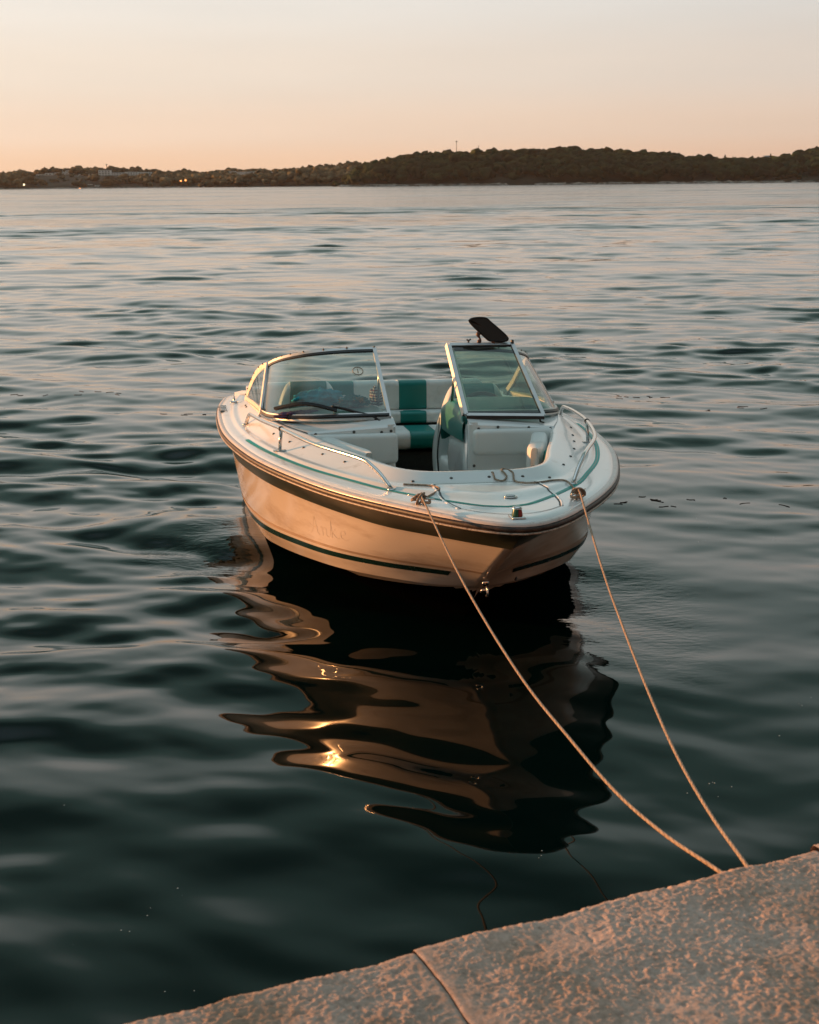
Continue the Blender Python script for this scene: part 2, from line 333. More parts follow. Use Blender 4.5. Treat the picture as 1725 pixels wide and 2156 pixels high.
def build_sea():
    ys = np.concatenate([np.linspace(-40, .8, 14)[:-1], .8 * np.exp(np.linspace(0, math.log(110/.8), 1420)), 110 * np.exp(np.linspace(0, math.log(2800/110), 130))[1:]])
    nc = 760
    u = np.linspace(-1, 1, nc); u = np.sign(u) * (.62 * np.abs(u) + .38 * np.abs(u) ** 4)      # denser in the middle
    hw = np.maximum(ys, 0) * .62 + 1.6 + np.where(ys < .8, 40, 0) * np.clip((.8 - ys) / 10, 0, 1) + np.clip((ys - 75) / 500, 0, 1) * ys * .6
    Y = np.repeat(ys[:, None], nc, 1); X = hw[:, None] * u[None]
    Z = np.zeros_like(X)
    dy = np.gradient(ys)[:, None]; D = np.hypot(X, Y)
    r2 = np.random.default_rng(21)
    # slow wandering of the coordinates keeps the wave trains from looking regular
    Xw = X + .35 * pnoise(X * .35, Y * .35) + .10 * pnoise(X * 1.1 + 5, Y * 1.1); Yw = Y + .35 * pnoise(X * .35 + 40, Y * .35 - 12) + .10 * pnoise(X * 1.1 - 8, Y * 1.1 + 3)
    amp_patch = np.clip(1.05 + 1.5 * pnoise(X * .22 + 3.1, Y * .16 + 7.7), .25, 1.9)
    near = np.clip((D - 3.0) / 9.0, 0, 1)
    slope = .058 + .010 * near ** .7
    nl = 140
    for i in range(nl):
        lam = math.exp(r2.uniform(math.log(.17), math.log(3.2)))
        ang = r2.normal(math.radians(-94), math.radians(20)) if i % 4 else r2.normal(math.radians(-126), math.radians(16))
        if lam < .8: ang = r2.normal(math.radians(-94), math.radians(27))
        k = 2 * math.pi / lam; kx, ky = k * math.cos(ang), k * math.sin(ang)
        w = 1.0 if lam > .35 else (lam / .35) ** .6
        if lam < .5: w = w * (.62 + .38 * near)
        if lam > 1.6: w = w * .75
        a = w * slope * math.sqrt(2 / nl) * 1.25 / k
        fade = np.clip((lam / np.maximum(dy, 1e-3) - 3.0) / 3.0, 0, 1)
        ph = kx * Xw + ky * Yw + r2.uniform(0, 2 * math.pi)
        Z += a * fade * (np.sin(ph) + .12 * np.cos(2 * ph)) * (amp_patch if lam < 2.5 else 1)
    # long diagonal swells that run in from the left
    for lam, ang, sl, ph0 in ((1.9, -122, .060, 1.0), (1.25, -114, .056, 2.2), (2.9, -108, .030, .4), (.85, -126, .044, 4.0), (.62, -112, .034, 3.0), (.45, -118, .026, 5.0)):
        k = 2 * math.pi / lam; q = k * (Xw * math.cos(math.radians(ang)) + Yw * math.sin(math.radians(ang))) + ph0
        Z += sl / k * (np.sin(q) + .18 * np.sin(2 * q + 1)) * np.clip(.35 + .65 * (.6 - X) / 1.6, .25, 1.0) * np.clip(1.2 - D / 30, 0, 1) * np.clip(1 + 1.4 * pnoise(X * .5 + 9, Y * .5), .2, 1.8)
    for i in range(56):          # short chop in the middle distance
        lam = math.exp(r2.uniform(math.log(.24), math.log(.85))); ang = r2.normal(math.radians(-94), math.radians(25)); k = 2 * math.pi / lam
        fade = np.clip((lam / np.maximum(dy, 1e-3) - 3.0) / 3.0, 0, 1)
        Z += .034 * math.sqrt(2 / 56) / k * fade * near * amp_patch * np.sin(k * (math.cos(ang) * Xw + math.sin(ang) * Yw) + r2.uniform(0, 6.28))
    for i in range(60):          # longer sea out in the bay
        lam = math.exp(r2.uniform(math.log(2.0), math.log(11))); ang = r2.normal(math.radians(-92), math.radians(22)); k = 2 * math.pi / lam
        fade = np.clip((lam / np.maximum(dy, 1e-3) - 3.0) / 3.0, 0, 1)
        Z += .034 * math.sqrt(2 / 60) / k * fade * np.clip((D - 10) / 30, 0, 1) * np.clip(1 + 1.6 * pnoise(X * .05 + lam, Y * .05), .1, 2) * np.sin(k * (math.cos(ang) * Xw + math.sin(ang) * Yw) + r2.uniform(0, 6.28))
    Z += .012 * (Y - 4.5) * np.exp(-((Y - 4.5) / 1.6) ** 2) * np.exp(-((X - .5) / 2.2) ** 2)      # gentle tilt added to the water to shorten the boat's reflection
    Z[ys < .8] = 0
    global SEA; SEA = (ys, hw, u, Z)
    V = np.stack([X, Y, Z], -1).reshape(-1, 3)
    nr = len(ys); idx = np.arange(nr * nc).reshape(nr, nc)
    Q = np.stack([idx[:-1, :-1], idx[:-1, 1:], idx[1:, 1:], idx[1:, :-1]], -1).reshape(-1, 4)
    me = bpy.data.meshes.new('sea'); me.vertices.add(len(V)); me.vertices.foreach_set('co', V.ravel().astype(np.float32))
    me.loops.add(Q.size); me.loops.foreach_set('vertex_index', Q.ravel().astype(np.int32))
    me.polygons.add(len(Q)); me.polygons.foreach_set('loop_start', np.arange(0, Q.size, 4, dtype=np.int32)); me.update(calc_edges=True)
    me.polygons.foreach_set('use_smooth', np.ones(len(Q), dtype=bool)); me.materials.append(sea_mat())
    o = bpy.data.objects.new('sea', me); COL.objects.link(o); tag(o, kind='structure')
    return o
build_sea()
def sea_z(x, y):
    ys, hw, u, Z = SEA; i = int(np.clip(np.searchsorted(ys, y), 0, len(ys) - 1)); j = int(np.clip(np.searchsorted(u, x / hw[i]), 0, len(u) - 1)); return float(Z[i, j])

# ------------------------------------------------------------------ far shores
PXM = 2897.6
def px_dir(x, y):
    X = (x - 862.5) / PXM; U = -(y - 1078) / PXM
    xx = X * cr - U * sr; u = X * sr + U * cr
    return Vector((xx, c_ + u * s_, -s_ + u * c_))
def at_dist(x, y, D):
    d = px_dir(x, y); k = D / d.y; return Vector((0, 0, H_CAM)) + d * k
def prof(pts, D):
    """skyline traced in the photograph -> world x and height at distance D"""
    P = [at_dist(x, y, D) for x, y in pts]; return np.array([p.x for p in P]), np.array([p.z for p in P])
def wood_mat(name, c1, c2, c3):
    m, t, b = new_mat(name); n, l = t.nodes, t.links
    tcn = n.new('ShaderNodeTexCoord'); nz = n.new('ShaderNodeTexNoise'); nz.inputs['Scale'].default_value = .09; nz.inputs['Detail'].default_value = 9; nz.inputs['Roughness'].default_value = .7
    l.new(tcn.outputs['Object'], nz.inputs[0]); r = n.new('ShaderNodeValToRGB'); l.new(nz.outputs[0], r.inputs[0])
    r.color_ramp.elements[0].position = .34; r.color_ramp.elements[0].color = c1 + (1,); r.color_ramp.elements[1].position = .68; r.color_ramp.elements[1].color = c3 + (1,)
    e = r.color_ramp.elements.new(.5); e.color = c2 + (1,)
    ge = n.new('ShaderNodeNewGeometry'); vr = n.new('ShaderNodeMapRange'); vr.inputs[3].default_value = .5; vr.inputs[4].default_value = 1.7; l.new(ge.outputs['Random Per Island'], vr.inputs[0])
    sc = n.new('ShaderNodeVectorMath'); sc.operation = 'SCALE'; l.new(r.outputs[0], sc.inputs[0]); l.new(vr.outputs[0], sc.inputs['Scale'])
    l.new(sc.outputs[0], b.inputs['Base Color']); b.inputs['Roughness'].default_value = .95; b.inputs['Specular IOR Level'].default_value = .1
    return m
MT['wood'] = wood_mat('pine_wood_foliage', (.007, .014, .006), (.015, .026, .010), (.034, .044, .016))
MT['wood2'] = wood_mat('hazy_hill_foliage', (.045, .042, .026), (.085, .075, .045), (.15, .12, .07))  # paler brown foliage, some of the distance haze put into its colour
MT['soil'] = mat('hill_soil', (.018, .018, .010), .95, var=.6, vscale=.15)
MT['rock'] = mat('shore_rock', (.42, .39, .35), .9, var=.35, vscale=.3, dirt=(.12, .10, .08), dscale=.2, dthr=(.45, .6))
MT['render'] = mat('white_house_render', (.92, .92, .92), .8, var=.1, vscale=.2)
MT['tile'] = mat('blue_grey_roof', (.20, .24, .27), .7, var=.2, vscale=.5)
MT['win'] = mat('dark_window_glass', (.05, .055, .06), .15, var=.2)
_ico = bmesh.new(); bmesh.ops.create_icosphere(_ico, subdivisions=2, radius=1)
ICV = np.array([v.co[:] for v in _ico.verts]); ICF = np.array([[v.index for v in f.verts] for f in _ico.faces]); _ico.free()
def hill_z(xs, sx, sz, yf, y0, depth, crown):
    base = np.interp(xs, sx, sz)
    v = np.clip((yf - y0) / depth, 0, 1)
    return np.maximum(base - crown, .5) * (np.sin(np.minimum(v * 1.25, 1) * math.pi / 2) ** .75) * np.where(v > .8, 1 - (v - .8) * 1.5, 1)
BLD = []
def shore(name_h, name_w, pts, y0, depth, crown, ntree, rsize, label):
    ridge = y0 + depth * .8
    sx, sz = prof(pts, ridge)
    x0, x1 = sx[0], sx[-1]
    nx, ny = 160, 26
    gx = np.linspace(x0, x1, nx); gy = np.linspace(y0, y0 + depth * 1.15, ny)
    wob = 7 * np.sin(gx * .02) + 5 * fbm(gx * .02, gx * 0 + 3.3, 3) * 3
    V = []
    for j, y in enumerate(gy):
        z = hill_z(gx, sx, sz, np.full(nx, y), y0, depth, crown) if j else np.full(nx, -1.0)
        V.append(np.stack([gx, y + wob, z], 1))
    h = mesh_obj(name_h, np.vstack(V), grid_faces(ny, nx), MT['soil']); tag(h, kind='structure')
    # the wood: crowns of many broken lobes, too many to count
    r3 = np.random.default_rng(ntree + 3)
    tx = r3.uniform(x0, x1, ntree); tv = r3.uniform(.0, .92, ntree) ** .85
    ty = y0 + 3 + tv * depth
    tz = hill_z(tx, sx, sz, ty, y0, depth, crown)
    lim = np.interp(tx, sx, sz)
    Vs, Fs = [], []; b = 0
    for i in range(ntree):
        ppx = 862.5 + PXM * tx[i] / (ty[i] * c_) ; hid = False
        for (bx0, bx1, byb, bD) in BLD:
            if bx0 - 1.5 < ppx < bx1 + 1.5 and ty[i] < bD + 3:
                zb = at_dist((bx0 + bx1) / 2, byb, ty[i]).z
                if tz[i] + crown * .9 > zb + 1.2: hid = True; room = zb + .6 - tz[i]
        if hid and room < .8: continue
        rad = r3.uniform(*rsize) * (1.25 if r3.random() < .12 else 1)
        tall = min(max(crown * 1.0, 3), 9) * r3.uniform(.7, 1.05)
        if lim[i] < crown * .9: tall *= max(.25, lim[i] / (crown * 1.2)); rad *= max(.35, lim[i] / (crown * 1.2))
        if hid: tall = min(tall, room * .5); rad = min(rad, room * .55)
        yw = ty[i] + 7 * math.sin(tx[i] * .02)
        for q in range(3):
            off = r3.normal(0, rad * .42, 3) * (1, 1, .5); rq = rad * r3.uniform(.45, .85)
            d = ICV * (1 + .38 * r3.standard_normal((len(ICV), 1)) * .55)
            P = d * (rq, rq, rq * .72) + (tx[i] + off[0], yw + off[1], tz[i] + tall * .62 + off[2])
            Vs.append(P); Fs.append(ICF + b); b += len(ICV)
    V = np.vstack(Vs); F = np.vstack(Fs)
    me = bpy.data.meshes.new(name_w); me.vertices.add(len(V)); me.vertices.foreach_set('co', V.ravel().astype(np.float32))
    me.loops.add(F.size); me.loops.foreach_set('vertex_index', F.ravel().astype(np.int32)); me.polygons.add(len(F))
    me.polygons.foreach_set('loop_start', np.arange(0, F.size, 3, dtype=np.int32)); me.update(calc_edges=True); me.materials.append(MT['wood' if 'point' in name_w else 'wood2'])
    o = bpy.data.objects.new(name_w, me); COL.objects.link(o); tag(o, label, kind='stuff')
    return (sx, sz, y0, depth, crown)
near_pts = [(716, 388), (735, 384), (748, 366), (770, 345), (798, 338), (825, 333), (845, 326), (880, 321), (925, 319), (962, 319), (1000, 318), (1032, 314), (1065, 316), (1102, 312), (1162, 312), (1205, 313),
            (1242, 314), (1312, 318), (1382, 322), (1442, 328), (1472, 333), (1500, 333), (1560, 334), (1600, 330), (1642, 331), (1662, 324), (1682, 321), (1705, 315), (1740, 309), (1800, 309), (1870, 318), (1960, 345), (2010, 378)]
mid_pts = [(455, 384), (500, 372), (555, 361), (600, 357), (650, 352), (690, 350), (725, 346), (760, 345), (800, 346), (870, 350), (950, 372)]
left_pts = [(-330, 398), (-250, 388), (-120, 380), (-50, 377), (0, 373.5), (60, 361), (125, 353.5), (175, 352), (240, 353), (300, 354.5), (360, 360), (430, 363), (470, 359), (540, 356), (580, 360), (640, 366), (700, 378), (730, 386)]
BLD += [(76, 92, 371, 1290), (95, 109, 375, 1275), (114, 136, 370, 1290), (138, 152, 367, 1305), (141, 166, 377, 1262), (166, 198, 375, 1272), (208, 232, 376, 1280), (233, 262, 371, 1290),
        (263, 290, 370, 1300), (291, 318, 368, 1306), (497, 514, 370, 1275), (515, 530, 376, 1270), (531, 553, 369, 1275), (568, 590, 366.5, 1275), (473, 496, 364.5, 1275),
        (1641, 1648.5, 372, 975), (1659, 1664.5, 371, 972), (1682, 1697, 366, 975), (1699, 1703, 369, 978), (1611, 1624, 336, 1016), (1638, 1645, 338, 1016), (1646, 1653, 337, 1016)]
BLD2 = []
BLD += [(84, 90, 374.5, 1262), (99, 104, 379, 1255), (112, 118, 375, 1270), (122, 129, 374.5, 1262), (131, 137, 361, 1318), (152, 158, 365, 1318), (169, 175, 380, 1252), (180, 188, 363, 1318), (199, 205, 366, 1300), (214, 221, 381, 1252), (238, 246, 376, 1265), (251, 258, 376.5, 1262), (268, 275, 375, 1268), (321, 328, 368, 1305), (184, 194, 392, 1180), (200, 207, 394, 1170)]
HL = shore('left_hill', 'left_hill_wood', left_pts, 1150, 240, 6, 1900, (2.2, 4.6), 'low brown wood covering the long hill on the left of the horizon')
HM = shore('middle_hill', 'middle_hill_wood', mid_pts, 1120, 160, 6, 850, (2.4, 4.6), 'lighter green brown wood on the slope behind the dark wooded point')
HN = shore('wooded_point', 'wooded_point_forest', near_pts, 930, 110, 8, 3400, (1.9, 5.2), 'dark green pine forest filling the long point on the right of the horizon')
# pale rocks along the waterline
def rocks(name, pxs, D, hgt, label):
    mb = MB(); r3 = np.random.default_rng(len(pxs) + 5)
    for a, b_, dens in pxs:
        n_ = int((b_ - a) * dens)
        for i in range(n_):
            x = r3.uniform(a, b_); p = at_dist(x, 391, D); s = r3.uniform(.5, 1.6) * hgt
            d = ICV * (1 + .18 * r3.standard_normal((len(ICV), 1)))
            mb.add(d * (s * 2.2, s * 1.5, s * .55) + (p.x, D + 7 * math.sin(p.x * .02) + r3.uniform(-3, 4), .05), ICF)
    o = mb.build(name, MT['rock'], smooth=False); tag(o, label, kind='stuff'); return o
rocks('shore_rocks', [(716, 1160, .75), (1160, 1740, .3)], 932, 1.35, 'pale rocks strung along the waterline of the dark wooded point')
rocks('far_beach_stones', [(0, 740, .5)], 1148, .8, 'pale stones and beach along the far left shore')

def building(name, x0, x1, yt, yb, D, roof=None, label='', cat='house', bays=None, floors=1, group=None, m='render'):
    a = at_dist(x0, yb, D); b = at_dist(x1, yt, D); w = b.x - a.x; h = b.z - a.z; base = min(a.z, a.z)
    root = empty(name, ((a.x + b.x) / 2, D, base - 2)); tag(root, label, cat, group)
    dp = max(6, w * .4)
    wl = MB(); rbox_mb(wl, (0, dp / 2, (h + 2) / 2), (w, dp, h + 2), .05, 1); wl.build('wall', MT[m], root, smooth=False)
    if roof:
        rb = MB(); prism_mb(rb, [(-w / 2 - .4, -.5, h + 2.02), (w / 2 + .4, -.5, h + 2.02), (w / 2 + .4, dp / 2, h + 2.02 + roof), (-w / 2 - .4, dp / 2, h + 2.02 + roof)], (0, 0, 1), .25)
        rb.build('roof', MT['tile'], root, smooth=False)
    bays = bays or max(1, int(w / 4)); fh = h / floors
    for f in range(floors):
        for k in range(bays):
            cx = -w / 2 + (k + .5) * w / bays
            rbox('window', (cx, -.05, 2 + f * fh + fh * .5), (w / bays * .38, .3, fh * .40), MT['win'], root, .03, 1, smooth=False)
    return root
# right shore houses
G = 'houses among the trees of the point'
building('house', 1641, 1648.5, 345, 372, 975, .8, 'narrow grey house with blue roof, first of the row low in the dark trees', 'house', 1, 4)
building('house', 1659, 1664.5, 343, 371, 972, None, 'thin pale tower house between two blue roofed houses in the dark trees', 'house', 1, 4)
building('house', 1682, 1697, 348, 366, 975, 1.6, 'pale house under a wide blue grey roof near the right end of the point', 'house', 2, 2)
building('house', 1699, 1703, 348, 369, 978, None, 'slim pale house touching the right side of the wide blue roofed house', 'house', 1, 3)
building('villa', 1611, 1624, 330.5, 336, 1016, .9, 'low white villa on the ridge beside the pointed tree', 'villa', 3, 1)
building('villa', 1638, 1645, 333, 338, 1016, None, 'small bright white cube villa on the ridge right of the pointed tree', 'villa', 1, 1)
building('villa', 1646, 1653, 333.5, 337, 1016, .6, 'long low villa on the ridge, dimmer and right of the bright white cube', 'villa', 2, 1)
# left hill: white terraces of a holiday resort
for (a, b, t_, u_, D, fl, lab) in [
        (76, 92, 366.5, 371, 1290, 1, 'small white block at the left end of the hillside resort'),
        (95, 109, 364, 375, 1275, 2, 'taller cream block second from the left end of the resort'),
        (114, 136, 363, 370, 1290, 1, 'long low cream block left of the resort terraces'),
        (138, 152, 358.5, 367, 1305, 2, 'cream block standing highest on the left hill'),
        (141, 166, 370, 377, 1262, 2, 'low white terrace at the foot of the resort, left of centre'),
        (166, 198, 366, 375, 1272, 2, 'wide white terrace between the low terrace and the tall central block'),
        (208, 232, 358, 376, 1280, 4, 'tall white central block of the hillside resort'),
        (233, 262, 363, 371, 1290, 2, 'white terrace touching the right side of the tall central block'),
        (263, 290, 361.5, 370, 1300, 2, 'white terrace in the middle of the right wing of the resort'),
        (291, 318, 362, 368, 1306, 1, 'last thin white terrace at the right end of the resort')]:
    building('resort_block', a, b, t_, u_, D, None, lab, 'resort building', max(2, (b - a) // 5), fl, 'white resort buildings on the left hill')
for (a, b, t_, u_, D) in [(84, 90, 371.5, 374.5, 1262), (99, 104, 376, 379, 1255), (112, 118, 371, 375, 1270), (122, 129, 371.5, 374.5, 1262), (131, 137, 357.5, 361, 1318), (152, 158, 361, 365, 1318), (169, 175, 376.5, 380, 1252),
        (180, 188, 359.5, 363, 1318), (199, 205, 361, 366, 1300), (214, 221, 377.5, 381, 1252), (238, 246, 372.5, 376, 1265), (251, 258, 373, 376.5, 1262), (268, 275, 371.5, 375, 1268), (321, 328, 364, 368, 1305), (184, 194, 388, 392, 1180), (200, 207, 390, 394, 1170)]:
    BLD2.append((a, b, u_, D)); building('resort_house', a, b, t_, u_, D, None, 'one of the small pale houses scattered among the white resort blocks', 'house', 1, 1, 'small houses scattered round the resort')
for (a, b, t_, u_, fl, lab) in [(497, 514, 361.5, 370, 2, 'long white hotel wing under the trees, left of the tall hotel wing'), (515, 530, 361, 376, 5, 'tallest white wing of the hotel above the bay'),
                            (531, 553, 361, 369, 2, 'white hotel wing with dark windows right of the tallest wing'), (568, 590, 361.5, 366.5, 1, 'low flat hotel wing at the far right end of the hotel'),
                            (473, 496, 360.5, 364.5, 1, 'thin white hotel wing at the left end under the treetops')]:
    building('hotel_wing', a, b, t_, u_, 1275 - (5 if fl > 3 else 0), None, lab, 'hotel', max(3, (b - a) // 3), fl, 'white hotel wings above the bay')
# masts and pointed trees
def mast(x, yt, yb, D, w, label):
    a = at_dist(x, yb, D); b = at_dist(x, yt, D); r = empty('radio_mast', a); tag(r, label, 'mast')
    h = b.z - a.z
    tube('pole', [(0, 0, 0), (0, 0, h)], np.array([w, w * .6]), MT['snap'], r, 6)
    rbox('antenna', (0, 0, h * .93), (w * 4, w * 3, h * .1), MT['snap'], r, .05, 1)
mast(961.5, 296, 322, 1018, .28, 'thin radio mast above the left part of the dark wooded point')
mast(1008, 306, 320, 1018, .16, 'shorter faint pole right of the tall mast over the dark wood')
mast(225, 345, 358, 1335, .45, 'stubby mast on the crest of the left hill above the resort')
def pointed_tree(x, yt, yb, D, w, label):
    a = at_dist(x, yb, D); b = at_dist(x, yt, D); r = empty('conifer_tree', a); tag(r, label, 'conifer'); h = b.z - a.z
    tube('trunk', [(0, 0, -2), (0, 0, h * .5)], .3, MT['soil'], r, 6)
    r3 = np.random.default_rng(int(x)); V, F = [], []; bb = 0
    for i in range(60):
        f = r3.uniform(0, 1); rad = w * (1 - f) * .9 + .2; an = r3.uniform(0, 6.28)
        P = ICV * (1 + .2 * r3.standard_normal((len(ICV), 1))) * (rad * .5, rad * .5, h * .06) + (math.cos(an) * rad * .55, math.sin(an) * rad * .55, f * h * .96)
        V.append(P); F.append(ICF + bb); bb += len(ICV)
    mesh_obj('crown', np.vstack(V), np.vstack(F), MT['wood'], r, smooth=False)
pointed_tree(1527, 325, 338, 1018, 2.1, 'broad pointed conifer standing out of the skyline, left of the smaller pointed one')
pointed_tree(1543.5, 329, 338, 1018, 1.3, 'small pointed conifer just right of the broad pointed conifer')
pointed_tree(1623, 322.5, 334, 1014, 1.2, 'slim pointed conifer beside the white villa on the ridge')
# lit lamps on the left shore
def lamp_mat(name, col, st):
    m, t, b = new_mat(name); b.inputs['Emission Color'].default_value = col + (1,); b.inputs['Emission Strength'].default_value = st; b.inputs['Base Color'].default_value = col + (1,)
    return m
LW = lamp_mat('warm_white_lamp', (1, .82, .5), 1.8); LO = lamp_mat('orange_lamp', (1, .36, .10), 1.9)
for (x, y, D, r0, mt_, lab) in [(50.5, 388.6, 1140, .75, LW, 'bright warm white lamp low on the left shore'), (168.5, 397.3, 1135, .8, LO, 'brightest orange lamp at the water edge of the left shore'),
                        (144, 398.5, 1135, .4, LO, 'dim orange lamp at the water edge, left of the brightest one'), (207, 397.8, 1135, .35, LO, 'faint orange lamp at the water edge, right of the brightest one'),
                        (381, 380.5, 1140, .7, LO, 'left one of two orange lamps in the dark trees of the bay'), (391, 379.3, 1140, .75, LO, 'right one of two orange lamps in the dark trees of the bay')]:
    p = at_dist(x, y, D); r = empty('shore_lamp', (p.x, p.y, 0)); tag(r, lab, 'lamp', 'lit lamps along the left shore')
    tube('pole', [(0, 0, 0), (0, 0, max(.3, p.z - r0))], .08, MT['snap'], r, 6)
    mb = MB(); mb.add(ICV * r0 + (0, 0, p.z), ICF); mb.build('lamp_globe', mt_, r)
# haze between the quay and the far shores
def haze():
    m = bpy.data.materials.new('haze_air'); m.use_nodes = True; n = m.node_tree.nodes; n.remove(n['Principled BSDF'])
    v = n.new('ShaderNodeVolumePrincipled'); v.inputs['Color'].default_value = (.92, .86, .80, 1); v.inputs['Density'].default_value = .00006; v.inputs['Anisotropy'].default_value = .2
    m.node_tree.links.new(v.outputs[0], n['Material Output'].inputs['Volume'])
    V = [(x, y, z) for x in (-2900, 2900) for y in (-60, 2900) for z in (-3, 75)]
    F = [(0, 1, 3, 2), (4, 6, 7, 5), (0, 4, 5, 1), (2, 3, 7, 6), (0, 2, 6, 4), (1, 5, 7, 3)]
    o = mesh_obj('haze', V, F, m, smooth=False); tag(o, kind='stuff')
HAZE = True
if HAZE: haze()

# ------------------------------------------------------------------ quay
ED = np.array([.915, .404]); IN = np.array([.404, -.915]); E0 = np.array([-.01, 2.285]); QZ = .85
def stone_mat():
    m, t, b = new_mat('weathered_limestone'); n, l = t.nodes, t.links
    tcn = n.new('ShaderNodeTexCoord')
    def nz(s, d=6, r=.6):
        q = n.new('ShaderNodeTexNoise'); q.inputs['Scale'].default_value = s; q.inputs['Detail'].default_value = d; q.inputs['Roughness'].default_value = r; l.new(tcn.outputs['Object'], q.inputs[0]); return q
    r = n.new('ShaderNodeValToRGB'); l.new(nz(3.2).outputs[0], r.inputs[0]); e = r.color_ramp.elements
    e[0].position = .32; e[0].color = (.42, .28, .20, 1); e[1].position = .66; e[1].color = (.66, .49, .41, 1); k = e.new(.48); k.color = (.60, .42, .335, 1)
    m2 = n.new('ShaderNodeMix'); m2.data_type = 'RGBA'; m2.blend_type = 'MULTIPLY'; m2.inputs[0].default_value = .7
    r2 = n.new('ShaderNodeValToRGB'); l.new(nz(70, 5, .7).outputs[0], r2.inputs[0]); r2.color_ramp.elements[0].position = .3; r2.color_ramp.elements[0].color = (.55, .50, .45, 1); r2.color_ramp.elements[1].position = .62; r2.color_ramp.elements[1].color = (1, 1, 1, 1)
    l.new(r.outputs[0], m2.inputs[6]); l.new(r2.outputs[0], m2.inputs[7])
    rs = n.new('ShaderNodeMapRange'); rs.inputs[1].default_value = .60; rs.inputs[2].default_value = .76; rs.inputs[4].default_value = .7; l.new(nz(1.6, 8, .65).outputs[0], rs.inputs[0])
    m3 = n.new('ShaderNodeMix'); m3.data_type = 'RGBA'; l.new(rs.outputs[0], m3.inputs[0]); l.new(m2.outputs[2], m3.inputs[6]); m3.inputs[7].default_value = (.17, .085, .035, 1)
    l.new(m3.outputs[2], b.inputs['Base Color']); b.inputs['Roughness'].default_value = .9; b.inputs['Specular IOR Level'].default_value = .25
    bp = n.new('ShaderNodeBump'); bp.inputs['Strength'].default_value = .8; bp.inputs['Distance'].default_value = .0035; l.new(nz(160, 5, .7).outputs[0], bp.inputs['Height']); l.new(bp.outputs[0], b.inputs['Normal'])
    return m
MT['stone'] = stone_mat()
quay = empty('quay_wall', (0, 0, 0)); tag(quay, 'rough pale stone quay with a rounded edge in the bottom right corner', 'quay')
def coping(s0, s1, top, inset, seed, fine=True):
    width = .95; step = .0028 if fine else .02
    ns = max(8, int((s1 - s0) / step)); nf = 26; nw = max(10, int(width / step))
    rr = .022
    # profile across the edge: front face up, rounded arris, then the top
    prof_ = [(0.0, -.34), (0.0, -.20), (0.0, -.12), (0.0, -.08), (0., -.05)]
    for a in np.linspace(0, math.pi / 2, 12): prof_.append((rr - rr * math.cos(a), -rr + rr * math.sin(a)))
    for w in np.linspace(rr, width, nw)[1:]: prof_.append((w, 0))
    prof_ = np.array(prof_); npf = len(prof_)
    s = np.linspace(s0, s1, ns)
    SS, WW = np.meshgrid(s, prof_[:, 0]); _, ZZ = np.meshgrid(s, prof_[:, 1])
    # outline of the edge wanders
    edge = .010 * fbm(s * 3 + seed, s * 0 + seed, 4) + .0035 * fbm(s * 16 + seed, s * 0 + 2, 3)
    q = np.clip(1 - WW / .14, 0, 1)
    WW = WW + inset + edge[None] * q * 1.6
    u, v = SS * 66 + seed * 3, (WW - ZZ) * 66
    wu = u + .7 * pnoise(u * .6, v * .6); wv = v + .7 * pnoise(u * .6 + 9, v * .6 - 4)
    n1 = pnoise(wu, wv); n2 = pnoise(wu * 1.9 + 4, wv * 1.8); n3 = pnoise(wu * 3.9, wv * 3.9); n4 = pnoise(u * 7.5, v * 7.5); big = fbm(SS * 5 + seed, WW * 5, 3)
    bumpy = np.clip(.8 + 1.1 * pnoise(SS * 5 + 1.7, WW * 5 + seed), .35, 1.15)
    hgt = bumpy * (.0026 * n1 + .0030 * n2 + .0022 * n3 + .0013 * n4) + .007 * big - .018 * np.clip(pnoise(u * .9 + 30, v * .9) + .3 * n3 - .30, 0, .4)
    # smooth margin beside the joint
    dm = np.minimum(SS - s0, s1 - SS); mg = np.clip((dm - .012) / .05, 0, 1); mg = .22 + .78 * mg
    if seed == 2: mg = np.minimum(mg, .3 + .7 * np.clip((SS - s0 - .022) / .03, 0, 1))
    hgt = hgt * mg
    jr = .007; dj = np.clip(1 - dm / jr, 0, 1); hgt = hgt - .0022 * dj ** 2
    up_w = np.clip((ZZ + rr) / rr, 0, 1); out_w = 1 - up_w
    wob_ = .008 * np.sin(WW * 9 + 1) + .005 * pnoise(WW * 14, WW * 0 + .5)
    SS = SS + wob_ * (np.exp(-np.abs(SS) / .12) + np.exp(-np.abs(SS - .9285) / .12))
    P = E0[None, None] + SS[..., None] * ED + (WW - hgt * out_w * 1.0)[..., None] * IN
    Z = QZ + top + ZZ + hgt * np.maximum(up_w, .0)
    V = np.concatenate([P, Z[..., None]], -1).reshape(-1, 3)
    me_o = mesh_obj('coping_stone', V, grid_faces(npf, ns, flip=True), MT['stone'], quay)
    # ends
    return me_o
coping(-1.25, .0, -.003, .002, 1)
coping(.0008, .928, 0, 0, 2)
coping(.929, 1.75, .008, -.006, 3)
for a, b, sd_ in ((-3.0, -1.258, 4), (-4.9, -3.008, 5), (1.758, 3.2, 6), (3.208, 5.2, 7)): coping(a, b, 0, .004 * sd_ - .02, sd_, fine=False)
